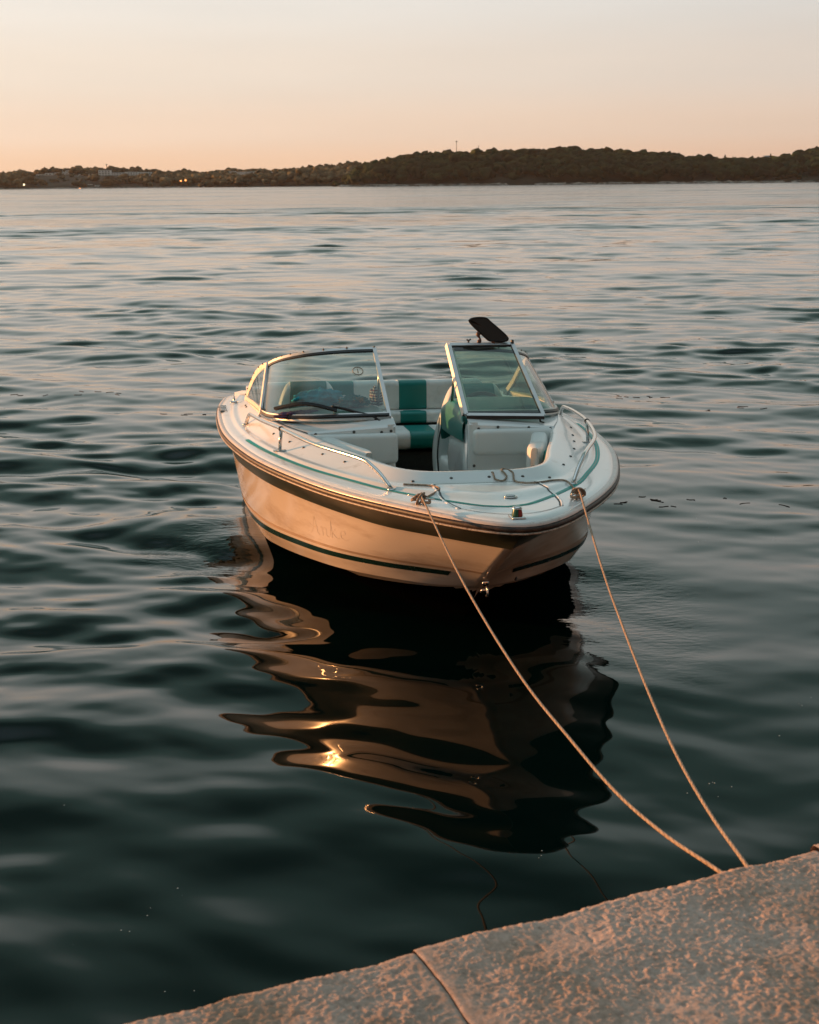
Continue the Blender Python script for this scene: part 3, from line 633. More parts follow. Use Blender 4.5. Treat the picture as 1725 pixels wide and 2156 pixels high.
# wall face below and paving behind
def qpt(s, w, z): p = E0 + s * ED + w * IN; return (p[0], p[1], z)
mb = MB()
nsq = 60; rowsq = []
for z in (-.6, 0, .2, .45, .71):
    rowsq.append([qpt(s, .05 + .012 * mnoise.noise(Vector((s * 3, z * 4, 0))), z) for s in np.linspace(-5, 5.3, nsq)])
V, F = loft(rowsq); mb.add(V, F); mb.build('wall_face', MT['stone'], quay)
mb = MB(); rbox_mb(mb, (0, 0, 0), (10.3, 3.6, .2), .01, 1, Matrix.Rotation(math.atan2(ED[1], ED[0]), 3, 'Z'))
cxy = E0 + .15 * ED + (.945 + 1.8) * IN
pv = mb.build('paving', MT['stone'], quay, smooth=False); pv.location = (cxy[0], cxy[1], QZ - .108)
def ring(s, w=-.03, zc=.97):
    r = empty('mooring_ring', qpt(s, .0, zc)); return r
exec_later = []

# ------------------------------------------------------------------ the boat
BR = Matrix(((0.16515, 0.98622, 0.0094), (-0.98603, 0.16489, 0.0237), (0.02182, -0.01318, 0.99967)))
BT = Vector((-0.39006, 10.93194, -.20))
boat = empty('motorboat'); boat.matrix_world = Matrix.Translation(BT) @ BR.to_4x4()
tag(boat, 'white bowrider speedboat with teal and white seats moored by two ropes', 'motorboat')
def bw(p): return BT + BR @ Vector(p)
NB = 90
def sym(P):   # starboard row -> full row, stern starboard .. bow .. stern port
    P = np.asarray(P, float); Q = P.copy(); Q[:, 1] *= -1
    return np.vstack([Q, P[::-1][1:]])     # P has y>0 (port); Q starboard
rail_xy = [(.28, .98), (.36, 1.07), (.6, 1.12), (1, 1.16), (1.6, 1.18), (2.3, 1.165), (2.9, 1.10), (3.4, 1.01), (3.9, .87), (4.33, .712), (4.65, .550), (4.95, .365), (5.1, .262), (5.22, .155), (5.285, .07), (5.305, 0)]
def zr(x): return .797 + .0104 * np.asarray(x)
rail = np.array([(x, y, zr(x)) for x, y in rail_xy]); RAIL = catmull(rail, NB)
s1 = catmull([(.28, .96, .63), (1, 1.08, .638), (2.0, 1.095, .654), (2.69, 1.05, .692), (3.34, .944, .712), (3.83, .782, .712), (4.16, .624, .704), (4.42, .471, .697), (4.63, .308, .698), (4.87, .14, .706), (5.08, 0, .718)], NB)
s2 = catmull([(.28, .95, .20), (1.0, 1.01, .235), (1.95, 1.02, .289), (2.9, .957, .372), (3.52, .826, .426), (3.96, .668, .456), (4.24, .446, .462), (4.40, .255, .463), (4.54, .085, .464), (4.62, 0, .462)], NB)
chn = catmull([(.28, .90, .05), (1.2, .935, .085), (2.22, .933, .161), (2.91, .879, .250), (3.52, .758, .320), (3.95, .602, .358), (4.195, .385, .363), (4.32, .22, .362), (4.44, 0, .368)], NB)
keel = catmull([(.28, 0, -.36), (1.5, 0, -.34), (3, 0, -.22), (3.7, 0, -.04), (4.1, 0, .13), (4.33, 0, .295)], NB)
# section rows between chine and rail by spline across
def section_rows(fr):
    """fr: list of positions 0..3 (chine=0, s2=1, s1=2, rail=3)"""
    out_ = []
    K = [chn, s2, s1, RAIL]; ext = [2 * K[0] - K[1]] + K + [2 * K[3] - K[2]]
    for f in fr:
        i = min(int(f), 2); t = f - i; p0, p1, p2, p3 = ext[i], ext[i+1], ext[i+2], ext[i+3]
        h = .5 * ((2*p1) + (-p0+p2)*t + (2*p0-5*p1+4*p2-p3)*t*t + (-p0+3*p1-3*p2+p3)*t**3)
        lin = p1 * (1 - t) + p2 * t
        h = .6 * h + .4 * lin
        h[-1, 1] = 0; out_.append(h)
    return out_
fr = [0, .2, .4, .6, .80, .92, 1.03, 1.10, 1.16, 1.3, 1.5, 1.7, 1.85, 1.97, 2.1, 2.25, 2.4, 2.55, 2.7, 2.82, 2.93, 3.0]
rows_ = [sym(r) for r in section_rows(fr)]
V, F = loft(rows_); hull_mb = MB(); hull_mb.add(V, F, 0)
kr = [sym(chn * (1 - t) + keel * t + np.array([0, 0, 1.]) * (.015 * math.sin(math.pi * t))) for t in np.linspace(0, 1, 9)]
V, F = loft(kr); cxs = V[:, 0]
nk = len(kr[0])
for f in F:
    rowi = f[0] // nk; xm = cxs[f[0]]
    white = rowi < 1 and xm > 3.9 or xm > 4.34
    hull_mb.F.append(tuple(i + len(hull_mb.V) for i in f[::-1])); hull_mb.M.append(0 if white else 1)
hull_mb.V += [tuple(v) for v in V]; hull_mb.UV += [(0, 0)] * len(V)
# transom
tr_rows = [np.array([[.28, -y, z], [.28, y, z]]) for y, z in [(.98, .80), (.96, .63), (.95, .20), (.90, .05), (.4, -.2), (.01, -.36)]]
V, F = loft(tr_rows); hull_mb.add(V, F, 0)
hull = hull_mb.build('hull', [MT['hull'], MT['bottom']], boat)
def surf_band(f0, f1, u0, u1, n_across=4, off=.0025, both=True, point=0):
    R_rows = section_rows([f for f in fr if f0 - 1e-6 <= f <= f1 + 1e-6])
    i0, i1 = int(u0 * (NB - 1)), int(u1 * (NB - 1)); A = np.array(R_rows)[:, i0:i1 + 1]
    nrm = np.cross(np.gradient(A, axis=1), np.gradient(A, axis=0)); nrm /= np.linalg.norm(nrm, axis=2)[..., None] + 1e-9
    if nrm[..., 1].mean() < 0: nrm = -nrm
    A = A + nrm * off
    return A
def band_part(name, f0, f1, u0, u1, m, side=None, off=.0025, n=4):
    A = surf_band(f0, f1, u0, u1, n, off); mb = MB()
    for sgn in ((1, -1) if side is None else (side,)):
        B = A.copy(); B[..., 1] *= sgn
        mb.add(B.reshape(-1, 3), grid_faces(B.shape[0], B.shape[1], flip=sgn < 0))
    return mb.build(name, m, boat)
band_part('upper_stripe', 1.97, 2.93, 0, 1.0, MT['olive'], n=6)
for sd_ in (-1, 1):
    band_part('lower_stripe', .80, 1.03, .05, .965, MT['dgreen'], sd_)
band_part('stripe_brown_line', 1.10, 1.16, .05, .99, mat('faded_line', (.40, .30, .22), .4), n=2, off=.002)  # thin brown line just above the lower stripe
# rub rail and bead follow the rail line
def offs(P, d, dz=0):
    P = np.asarray(P, float); T = np.gradient(P[:, :2], axis=0); T /= np.linalg.norm(T, axis=1)[:, None] + 1e-9
    Nn = np.stack([-T[:, 1], T[:, 0]], 1); Q = P.copy(); Q[:, :2] -= Nn * d; Q[:, 2] += dz; return Q   # d>0 = outward for port rows stern->bow?
FR = sym(RAIL)                              # full outline, starboard stern -> bow -> port stern
# orientation check: outward direction of the full outline
_T = np.gradient(FR[:, :2], axis=0); _N = np.stack([-_T[:, 1], _T[:, 0]], 1); _N /= np.linalg.norm(_N, axis=1)[:, None]
SG = -1 if (_N[20] @ np.array([0, -1.])) < 0 else 1
_N = _N * SG
def ring_row(P, Nrm, d, dz): Q = P.copy(); Q[:, :2] += Nrm * d; Q[:, 2] += dz; return Q
jit = .0015 * fbm(np.arange(len(FR)) * .35, np.zeros(len(FR)), 2)[:, None]
def strip_profile(prof_): return [ring_row(FR, _N, d, z) for d, z in prof_]
V, F = loft(strip_profile([(-.004, .012), (.008, .012), (.014, .008), (.014, -.004), (.010, -.010), (-.004, -.011)])); V = V.copy()
mesh_obj('rub_rail', V, F, MT['rubber'], boat)
V, F = loft(strip_profile([(-.002, -.011), (.011, -.011), (.016, -.014), (.015, -.019), (.008, -.021), (-.002, -.021)]))
mesh_obj('rail_bead', V, F, MT['bead'], boat)

# deck
def dl(P, zf): return np.array([(x, y, zf(x) if callable(zf) else z) for (x, y, *r) in P for z in [0]])
teal_l = catmull([(.45, 1.0, 0), (1, 1.075, 0), (1.6, 1.11, 0), (2.3, 1.095, 0), (2.7, 1.055, 0), (3.1, .985, 0), (3.46, .895, 0), (3.86, .765, 0), (4.22, .605, 0), (4.46, .49, 0), (4.66, .355, 0), (4.84, .21, 0), (4.95, .10, 0), (4.985, 0, 0)], NB); teal_l[:, 2] = zr(teal_l[:, 0]) + .040
foot = catmull([(.5, .97, 0), (1.2, 1.03, 0), (2.0, 1.045, 0), (2.4, 1.02, 0), (2.8, .965, 0), (3.25, .875, 0), (3.8, .70, 0), (4.15, .54, 0), (4.36, .41, 0), (4.43, .28, 0), (4.445, .14, 0), (4.445, 0, 0)], NB); foot[:, 2] = zr(foot[:, 0]) + .054
rim = catmull([(.5, .93, .855), (.9, .965, .868), (1.3, .97, .905), (1.9, .955, .94), (2.33, .935, .962), (2.6, .895, .966), (2.9, .825, .962), (3.15, .735, .957), (3.4, .665, .952), (3.81, .53, .945), (4.06, .455, .941), (4.22, .38, .938), (4.30, .29, .936), (4.33, .2, .935), (4.335, .1, .935), (4.335, 0, .935)], NB)
lip0 = RAIL.copy(); lip0[:, 2] += .014
def inset(P, d, dz=0, zabs=None):
    F_ = sym(P); T = np.gradient(F_[:, :2], axis=0); Nn = np.stack([-T[:, 1], T[:, 0]], 1) * SG; Nn /= np.linalg.norm(Nn, axis=1)[:, None] + 1e-9
    Q = F_.copy(); Q[:, :2] -= Nn * d; Q[:, 2] += dz
    if zabs is not None: Q[:, 2] = zabs
    return Q
fl = lambda P: sym(P)
rA_ = inset(RAIL, -.006, .0145); rB_ = inset(RAIL, -.004, .024); rC_ = inset(RAIL, .006, .0285); rD_ = inset(RAIL, .022, .0275); rE_ = inset(RAIL, .028, .033)
tl = fl(teal_l); ft = fl(foot); rm = fl(rim)
mid1 = rE_ * .5 + tl * .5; mid1[:, 2] += .003
step1 = tl * .70 + ft * .30; step1[:, 2] += .001; step2 = tl * .62 + ft * .38; step2[:, 2] += .009
ftb = ft * .90 + tl * .10
rimo = rm * .93 + ft * .07; rimo[:, 2] = rm[:, 2] - .003
rimi = inset(rim, .022, .0); rimi2 = inset(rim, .028, -.008)
lin1 = inset(rim, .036, -.05)
drows = [rA_, rB_, rC_, rD_]
V, F = loft(drows); mesh_obj('deck_lip', V, F, MT['weather'], boat)
drows = [rD_, rE_, rE_ * .5 + mid1 * .5, mid1, tl, step1, step2, (step2 + ftb) / 2, ftb, ft * .985 + rm * .015, ft * .8 + rm * .2, ft * .3 + rm * .7, rimo, rm, rimi, rimi2, lin1]
V, F = loft(drows)
deck_mb = MB(); deck_mb.add(V, F)
# after deck behind the bench and its step down to the transom
def slab_mb(mb, xy, z0, z1):
    prism_mb(mb, [(x, y, z0) for x, y in xy], (0, 0, 1), z1 - z0)
slab_mb(deck_mb, [(.29, -.96), (.29, .96), (.40, 1.02), (.60, .93), (.60, -.93), (.40, -1.02)], .70, .862)
deck = deck_mb.build('deck', MT['gel'], boat)
bm = bmesh.new(); bm.from_mesh(deck.data); DBVH = BVHTree.FromBMesh(bm); bm.free()
def dz(x, y, d=0):
    h = DBVH.ray_cast(Vector((x, y, 2)), Vector((0, 0, -1))); return (h[0].z if h[0] else .9) + d
def dn(x, y):
    h = DBVH.ray_cast(Vector((x, y, 2)), Vector((0, 0, -1))); n_ = h[1] if h[0] else Vector((0, 0, 1)); return n_ if n_.z > 0 else -n_
# interior liner and floor
def liner(name, i0, i1, rowspec, m):
    rr = [r[i0:i1] for r in rowspec]; V, F = loft(rr); return mesh_obj(name, V, F, m, boat)
def floorz(x): t = np.clip((np.asarray(x) - 2.5) / .7, 0, 1); return .17 + .27 * t * t * (3 - 2 * t)
def fz_row(d, f, ztop=.80):
    Q = inset(rim, d); Q[:, 2] = ztop * (1 - f) + floorz(Q[:, 0]) * f; return Q
rows_in = [lin1, fz_row(.055, .3), fz_row(.07, .6), fz_row(.09, 1.0)]
liner('inner_liner', 0, len(rm), rows_in, MT['inner'])
fl_rows = [inset(rim, .08, 0, .175), inset(rim, .3, 0, .175)]
mbf = MB(); P = fz_row(.085, 1.0); P[:, 2] += .002; half = len(P) // 2
V = np.vstack([P[:half + 1], P[::-1][:half + 1]]); mbf.add(V, grid_faces(2, half + 1)); mbf.build('floor', MT['carpet'], boat)

# pinstripe: light-dark-light lines following the teal row
def follow(P, d, lift):
    Q = inset(P, d); return np.array([(x, y, dz(x, y, lift)) for x, y, z in Q])
def ribbon(name, P, d0, d1, lift, m, i0=0, i1=None, parent=boat):
    A = follow(P, d0, lift)[i0:i1]; B = follow(P, d1, lift)[i0:i1]; V, F = loft([A, B]); return mesh_obj(name, V, F, m, parent)
nF = len(FR); a0, a1 = int(nF * .235), int(nF * .80)
ribbon('pinstripe', teal_l, -.0115, .0115, .0022, MT['teal'], a0, a1)
ribbon('pinstripe_core', teal_l, -.0025, .0025, .0034, MT['tealdark'], a0 + 6, a1 - 4)

# anchor locker lid: a conformal panel with dark gap round it
def conform_poly(name, pts, w, lift, m, parent=boat, n=60, closed=False):
    C = catmull([(x, y, 0) for x, y in pts], n, closed); T = np.gradient(C[:, :2], axis=0); Nn = np.stack([-T[:, 1], T[:, 0]], 1); Nn /= np.linalg.norm(Nn, axis=1)[:, None]
    A = C[:, :2] + Nn * w / 2; B = C[:, :2] - Nn * w / 2
    V = [(x, y, dz(x, y, lift)) for x, y in A] + [(x, y, dz(x, y, lift)) for x, y in B]
    return mesh_obj(name, V, grid_faces(2, n), m, parent)
lidgap = [(4.455, -.235), (4.60, -.245), (4.75, -.25), (4.90, -.235), (4.99, -.215)]
conform_poly('locker_gap', lidgap, .008, .0016, MT['groove'])
conform_poly('locker_gap', [(x, -y + .03) for x, y in lidgap], .008, .0016, MT['groove'])
conform_poly('locker_gap', [(4.99, -.215), (5.09, -.13), (5.145, -.03), (5.14, .06), (5.09, .15), (5.00, .245)], .004, .0016, MT['groove'])
conform_poly('locker_gap', [(4.452, -.235), (4.452, 0), (4.452, .265)], .004, .0016, MT['groove'])
# moulded ridges beside the gaps
for sg, sh in ((1, 0), (-1, .03)):
    C = catmull([(x, sg * (y) + sh if sg < 0 else y, 0) for x, y in lidgap], 40)
    off_ = -.010 if sg > 0 else .010
    P = np.array([(x, y + off_, dz(x, y + off_, -.003)) for x, y, z in C]); tube('locker_ridge', P, .0075, MT['gel'], boat, 8)
mb = MB(); cz = dz(4.80, .06)
lathe_mb(mb, [(.032, 0), (.033, .004), (.028, .007), (.024, .005), (.020, .001)], (4.80, .06, cz), k=24); lt = mb.build('locker_latch', MT['steel'], boat)
mb = MB(); lathe_mb(mb, [(.020, 0), (.020, .0035)], (4.80, .06, cz), k=20); mb.build('latch_recess', MT['black'], lt)

# nav light
nl = MB(); nx, ny = 5.205, -.01; nz0 = dz(nx, ny) - .001
rbox_mb(nl, (nx, ny, nz0 + .005), (.085, .062, .009), .004, 2)
nav = nl.build('bow_light', MT['steel'], boat)
red = mat('red_lens', (.22, .012, .010), .15); grn = mat('green_lens', (.006, .07, .035), .15)
for sgn, mm_, nm in ((-1, grn, 'green_lens'), (1, red, 'red_lens')):
    V, F = [], []
    k = 9
    for (r_, z_) in ((.027, .008), (.026, .018), (.021, .040)):
        for j in range(k):
            a = sgn * (math.pi * j / (k - 1)); V.append((nx + .001 + r_ * math.cos(a) * 1.0, ny + r_ * math.sin(a) * .9 + sgn * .0006, nz0 + z_))
    F = grid_faces(3, k, flip=sgn < 0); mesh_obj(nm, V, F, mm_, nav)
mb = MB(); lathe_mb(mb, [(.022, .039), (.0225, .043), (.019, .049), (.010, .052), (.003, .053)], (nx, ny, nz0)); mb.build('light_cap', MT['steel'], nav)

# cleats
CL = {}
for sgn in (-1, 1):
    cx, cy = 4.845, sgn * .372; cz = dz(cx, cy)
    th = math.atan2(-sgn * .09, .11) if True else 0
    root_mb = MB(); dirv = Vector((math.cos(th), math.sin(th), 0))
    for k in (-1, 1):
        b0 = Vector((cx, cy, cz)) + dirv * .018 * k
        lathe_mb(root_mb, [(.013, -.002), (.012, .003), (.007, .010), (.006, .030)], b0, k=10)
    P = [Vector((cx, cy, cz + .030 + .006 * abs(t))) + dirv * (.080 * t) for t in np.linspace(-1, 1, 13)]
    tube_mb(root_mb, np.array([p[:] for p in P]), np.array([.0035 + .0035 * (1 - abs(t)) for t in np.linspace(-1, 1, 13)]), 8)
    root_mb.build('cleat', MT['steel'], boat); CL[sgn] = (Vector((cx, cy, cz + .03)), dirv)

# hand rails
for sgn in (-1, 1):
    ctl = [(2.20, 1.03, None), (2.33, 1.01, .962), (2.42, 1.005, .972), (2.80, .965, .990), (3.275, .885, 1.010), (3.85, .755, 1.012), (4.20, .61, 1.008), (4.30, .565, 1.004), (4.335, .548, .999), (4.355, .537, .990), (4.42, .495, .950), (4.49, .45, None)]
    ctl = [(x, sgn * y, z if z else dz(x, sgn * y)) for x, y, z in ctl]
    hr = tube('handrail', ctl, .0110, MT['steel'], boat, 12, 90)
    x, y = 3.275, sgn * .895; z = dz(x, y); mb = MB()
    tube_mb(mb, np.array([(x, y, z), (3.275, sgn * .885, 1.005)]), .010, 10); mb.build('stanchion', MT['steel'], hr)
    rbox('stanchion_base', (x, y, z + .003), (.034, .075, .006), MT['steel'], hr, .003, 2)
    mb = MB(); T = Vector((.575, -.13 * sgn, 0)).normalized(); C0 = Vector((3.275, sgn * .885, 1.010))
    lathe_mb(mb, [(.0150, -.006), (.0150, .006)], C0, axis=T, k=14); mb.build('rail_collar', MT['black'], hr)
    for (x, y) in ((2.20, 1.03), (4.49, .45)):
        mb = MB(); lathe_mb(mb, [(.022, -.002), (.021, .004), (.014, .007)], (x, sgn * y, dz(x, sgn * y)), k=14); mb.build('rail_foot', MT['steel'], hr)

# bow eye
e_ = MB(); a = np.linspace(-.5, math.pi + .5, 14)
P = np.array([(4.590 + .021 * math.sin(t), 0.0, .385 + .024 * math.cos(t)) for t in a]); tube_mb(e_, P, .0050, 10); 
lathe_mb(e_, [(.018, 0), (.016, .008)], (4.56, 0, .42), (1, 0, -.4)); lathe_mb(e_, [(.018, 0), (.016, .008)], (4.525, 0, .372), (1, 0, -.4)); e_.build('bow_eye', MT['steel'], boat)
mb = MB(); lathe_mb(mb, [(.011, 0), (.010, .006)], (4.50, .165, .42), (.6, .7, -.3)); mb.build('drain_outlet', MT['black'], boat)

# ---- consoles, bulkheads
def rim_y(x):
    Pp = rim; return float(np.interp(x, Pp[:, 0], Pp[:, 1]))
def rim_z(x): return float(np.interp(x, rim[:, 0], rim[:, 2]))
XF = 3.15
def console(sgn):
    mb = MB(); yi = .215
    nx_, ny_ = 30, 14; V = []
    xs0 = np.concatenate([[XF + .004], np.linspace(XF - .008, 3.05, 5), 3.03 - np.linspace(0, 1, 14)]); xs = xs0
    wby, wbx = np.array([.2, .235, .40, .54, .69, .83, .905, .937, .95]), np.array([3.02, 3.02, 3.00, 2.965, 2.89, 2.74, 2.56, 2.34, 2.30])
    for x0_ in xs0:
        for t in np.linspace(0, 1, ny_):
            x = x0_
            if x0_ <= 3.031:
                f = 3.03 - x0_; x = 3.03
                for _ in range(6):
                    yo = rim_y(x) - .012; y = yi + (yo - yi) * t; x = 3.03 * (1 - f) + min(3.0, float(np.interp(y, wby, wbx)) - .03) * f
            yo = rim_y(x) - .012
            y = yi + (yo - yi) * t; ed = 1.000 - .03 * t
            zt = 1.022 * (1 - t) + (rim_z(x) + .004) * t if x <= 3.05 else None
            if x > 3.05:
                u = (XF - x) / .10; z3 = 1.022 * (1 - t) + (rim_z(x) + .004) * t; z = (ed - .006) + (z3 - (ed - .006)) * np.clip(u, 0, 1)
                z = z if x < XF else ed - .014
            else: z = zt
            V.append((x, sgn * y, z))
    mb.add(V, grid_faces(len(xs), ny_, flip=sgn < 0))
    # inner side wall of the console, with a rounded corner to the front face
    yi2 = sgn * yi
    pts = [(3.10, .985), (3.06, .975), (2.97, .872), (2.60, .852), (2.50, .72), (2.58, .52), (2.64, .34), (3.13, .40), (3.13, .985)]
    prism_mb(mb, [(x, yi2, z) for x, z in pts], (0, sgn, 0), .012)
    rows = []
    for z in (1.0, .985, .93, .8, .6, .42):
        rows.append([(x, y, z if z < .99 else 1.0) for x, y in [(3.10, yi2), (XF - .03, yi2), (XF - .008, yi2 + sgn * .006), (XF + .002, yi2 + sgn * .022), (XF + .004, yi2 + sgn * .05)]])
    V, F = loft(rows); mb.add(V, F if sgn > 0 else [f[::-1] for f in F])
    # front face
    ys = np.linspace(.26, rim_y(XF) - .02, 16); rows = []
    for k, zf in enumerate((0, .02, .2, .5, 1)):
        rows.append([(XF + .004, sgn * y, (.986 - .03 * (y - .215) / .5) * (1 - zf) + .42 * zf) for y in ys])
    V, F = loft(rows); mb.add(V, F)
    return mb
for sgn in (-1, 1):
    cobj = console(sgn).build('console', MT['gel'], boat)
    # padded bulkhead cushion
    if sgn > 0:
        rbox('bulkhead_cushion', (XF + .035, .47, .888), (.07, .48, .150), MT['vinyl'], boat, .028, 5)
    else:
        rbox('bulkhead_cushion', (XF + .035, -.46, .868), (.07, .50, .175), MT['vinyl'], boat, .028, 5)
        rbox('lower_panel', (XF + .018, -.44, .66), (.03, .44, .22), MT['gel'], boat, .012, 3)
# speaker grille in the starboard lower panel
gx = XF + .036; g = MB(); lathe_mb(g, [(.036, 0), (.035, .003), (.031, .005)], (gx, -.255, .742), (1, 0, 0), 22); gr = g.build('speaker_grille', MT['gel'], boat)
for k in range(5): rbox('grille_slot', (gx + .0055, -.255, .726 + k * .008), (.002, .040, .0035), MT['black'], gr, .001, 1)
# side cushions following the coaming in the bow
def side_cushion(name, x0, x1, sgn, z0, z1, th, m, gap=.045):
    i = np.where((rim[:, 0] > x0) & (rim[:, 0] < x1))[0]; F_ = rim[i]
    T = np.gradient(F_[:, :2], axis=0); Nn = np.stack([-T[:, 1], T[:, 0]], 1); Nn /= np.linalg.norm(Nn, axis=1)[:, None]
    if (Nn[:, 1].mean()) > 0: Nn = -Nn
    prof_ = []; k = 20; rz = (z1 - z0) / 2; rt = th / 2
    for j in range(k):
        a = 2 * math.pi * j / k; ca, sa = math.cos(a), math.sin(a)
        prof_.append((gap + rt + rt * np.sign(ca) * abs(ca) ** .45, (z0 + z1) / 2 + rz * np.sign(sa) * abs(sa) ** .35))
    nn = len(i); rows = []
    for q, (d, z) in enumerate(prof_):
        row = []
        for s_i in range(nn):
            endf = min(1, (min(s_i, nn - 1 - s_i) + .35) / 2.2); endf = math.sin(endf * math.pi / 2) ** .6
            dd = gap + rt + (d - gap - rt) * endf; zz = (z0 + z1) / 2 + (z - (z0 + z1) / 2) * (.9 + .1 * endf)
            row.append((F_[s_i, 0] + Nn[s_i, 0] * dd, sgn * (F_[s_i, 1] + Nn[s_i, 1] * dd), zz))
        rows.append(row)
    V = np.array(rows).reshape(-1, 3); F = []
    for a_ in range(k):
        for b_ in range(nn - 1):
            F.append((a_ * nn + b_, a_ * nn + b_ + 1, ((a_ + 1) % k) * nn + b_ + 1, ((a_ + 1) % k) * nn + b_))
    F.append(tuple(a_ * nn for a_ in range(k))); F.append(tuple(a_ * nn + nn - 1 for a_ in range(k)))
    return mesh_obj(name, V, F, m, boat)
for sgn in (-1, 1): side_cushion('side_cushion', 3.17, 3.78, sgn, .735, .945, .10, MT['vinyl'])
for sgn in (-1, 1):
    # bow seats
    poly = [(3.17, .26), (3.17, rim_y(3.17) - .08), (3.6, rim_y(3.6) - .08), (4.0, rim_y(4.0) - .07), (4.2, .27), (4.22, .14), (4.05, .13), (3.75, .24)]
    mb = MB(); prism_mb(mb, [(x, sgn * y, .43) for x, y in poly], (0, 0, 1), .06); mb.build('bow_seat_base', MT['inner'], boat, smooth=False)
    mb = MB(); prism_mb(mb, [(x - .0, sgn * y, .492) for x, y in poly], (0, 0, 1), .065); o = mb.build('bow_seat_cushion', MT['vinyl'], boat, smooth=False)
    md = o.modifiers.new('soft', 'BEVEL'); md.width = .02; md.segments = 3

# ---- windshield
WB = catmull([(3.035, .235, 1.026), (3.02, .40, 1.022), (2.985, .54, 1.016), (2.91, .69, 1.004), (2.76, .83, .988), (2.58, .905, .974), (2.36, .937, .967)], 40)
WT = catmull([(2.475, .243, 1.372), (2.475, .40, 1.369), (2.455, .52, 1.361), (2.39, .64, 1.344), (2.23, .765, 1.306), (2.08, .83, 1.268), (1.935, .862, 1.230)], 40)
SB = catmull([(2.36, .937, .967), (1.9, .952, .945), (1.4, .962, .905), (.90, .962, .862)], 30)
ST = catmull([(1.935, .862, 1.230), (1.80, .885, 1.205), (1.55, .915, 1.135), (1.25, .943, 1.01), (.90, .962, .866)], 30)
def mir(P, sgn): Q = np.array(P, float).copy(); Q[:, 1] *= sgn; return Q
def bar(mb, P, w, h, updirs=None, mi=0):
    """rectangular section bar along P; w across, h along 'up' hint"""
    P = np.asarray(P, float); T, B, Nn = frames(P)
    V = []
    for i in range(len(P)):
        u_ = np.array(updirs if updirs is not None else (0, 0, 1), float); u_ = u_ - T[i] * (u_ @ T[i]); u_ /= np.linalg.norm(u_); b_ = np.cross(T[i], u_)
        for (sx_, sy_) in ((-1, -1), (1, -1), (1, 1), (-1, 1)): V.append(P[i] + b_ * sx_ * w / 2 + u_ * sy_ * h / 2)
    F = []
    for i in range(len(P) - 1):
        for j in range(4): F.append((i*4+j, i*4+(j+1) % 4, (i+1)*4+(j+1) % 4, (i+1)*4+j))
    F += [(3, 2, 1, 0), tuple((len(P)-1)*4 + j for j in range(4))]
    mb.add(V, F, mi)
rake = np.array([-.56, 0, .35]); rake /= np.linalg.norm(rake)
for sgn in (-1, 1):
    side = 'starboard' if sgn < 0 else 'port'
    ws = MB(); B = mir(WB, sgn); Tt = mir(WT, sgn)
    # frame: chrome base strip, top rail, inner post, outer post
    b0 = B.copy(); b0[:, 2] -= .004; tube_mb(ws, b0, .010, 8)
    bar(ws, B * .965 + Tt * .035 + (0, 0, .006), .012, .020, rake)
    bar(ws, Tt, .014, .020, rake)
    bar(ws, np.array([B[0], Tt[0]]), .018, .022, (0, 1, 0))
    bar(ws, np.array([B[-1], Tt[-1]]) + (0, sgn * .008, 0), .042, .014, (.40, sgn * .8, 0))
    fro = ws.build('windshield_frame', MT['alu'], boat, smooth=False)
    gk = MB(); bar(gk, B * .985 + Tt * .015 + (.004, 0, .008), .016, .016, rake); bar(gk, Tt * .965 + B * .035, .012, .014, rake)
    bar(gk, np.array([B[-1] * .96 + B[-3] * .04, Tt[-1]]) + (.012, -sgn * .004, 0), .012, .022, (.8, 0, .3))
    gk.build('gasket', MT['black'], fro, smooth=False)
    tt = np.linspace(.03, .97, 14); rows = [B * (1 - t) + Tt * t + np.array([.0, 0, .010]) * math.sin(math.pi * t) for t in tt]
    V, F = loft(rows); mesh_obj('windshield_glass', V, F, MT['glass'], fro)
    # side window
    sw = MB(); Bs, Ts = mir(SB, sgn), mir(ST, sgn)
    bar(sw, Bs, .014, .020); bar(sw, Bs + (0, 0, .026), .010, .028); bar(sw, Ts - (0, 0, .008), .014, .044)
    sfr = sw.build('side_window_frame', MT['alu'], boat, smooth=False)
    V, F = loft([Bs * (1 - t) + Ts * t for t in (0.02, .5, .98)]); mesh_obj('side_glass', V, F, MT['glass'], sfr)
    # rail of snap studs along the top
    sn = MB()
    for t in ([0.02, .2, .34, .5, .62, .72, .80, .90, .98]):
        p = Tt[int(t * 39)]; lathe_mb(sn, [(.006, 0), (.005, .006), (.003, .008)], p + (0, 0, .010), k=8)
    for t in (.12, .26, .42, .58, .78, .9):
        p = Ts[int(t * 29)]; lathe_mb(sn, [(.007, 0), (.006, .006), (.003, .009)], p + (0, sgn * .006, .010), (0, sgn * .5, 1), k=8)
    sn.build('top_studs', MT['snap'], fro)
    # support strut behind the inner post
    tube('strut', [(2.62, sgn * .235, 1.29), (2.56, sgn * .23, 1.03)], .008, MT['steel'], fro, 8)
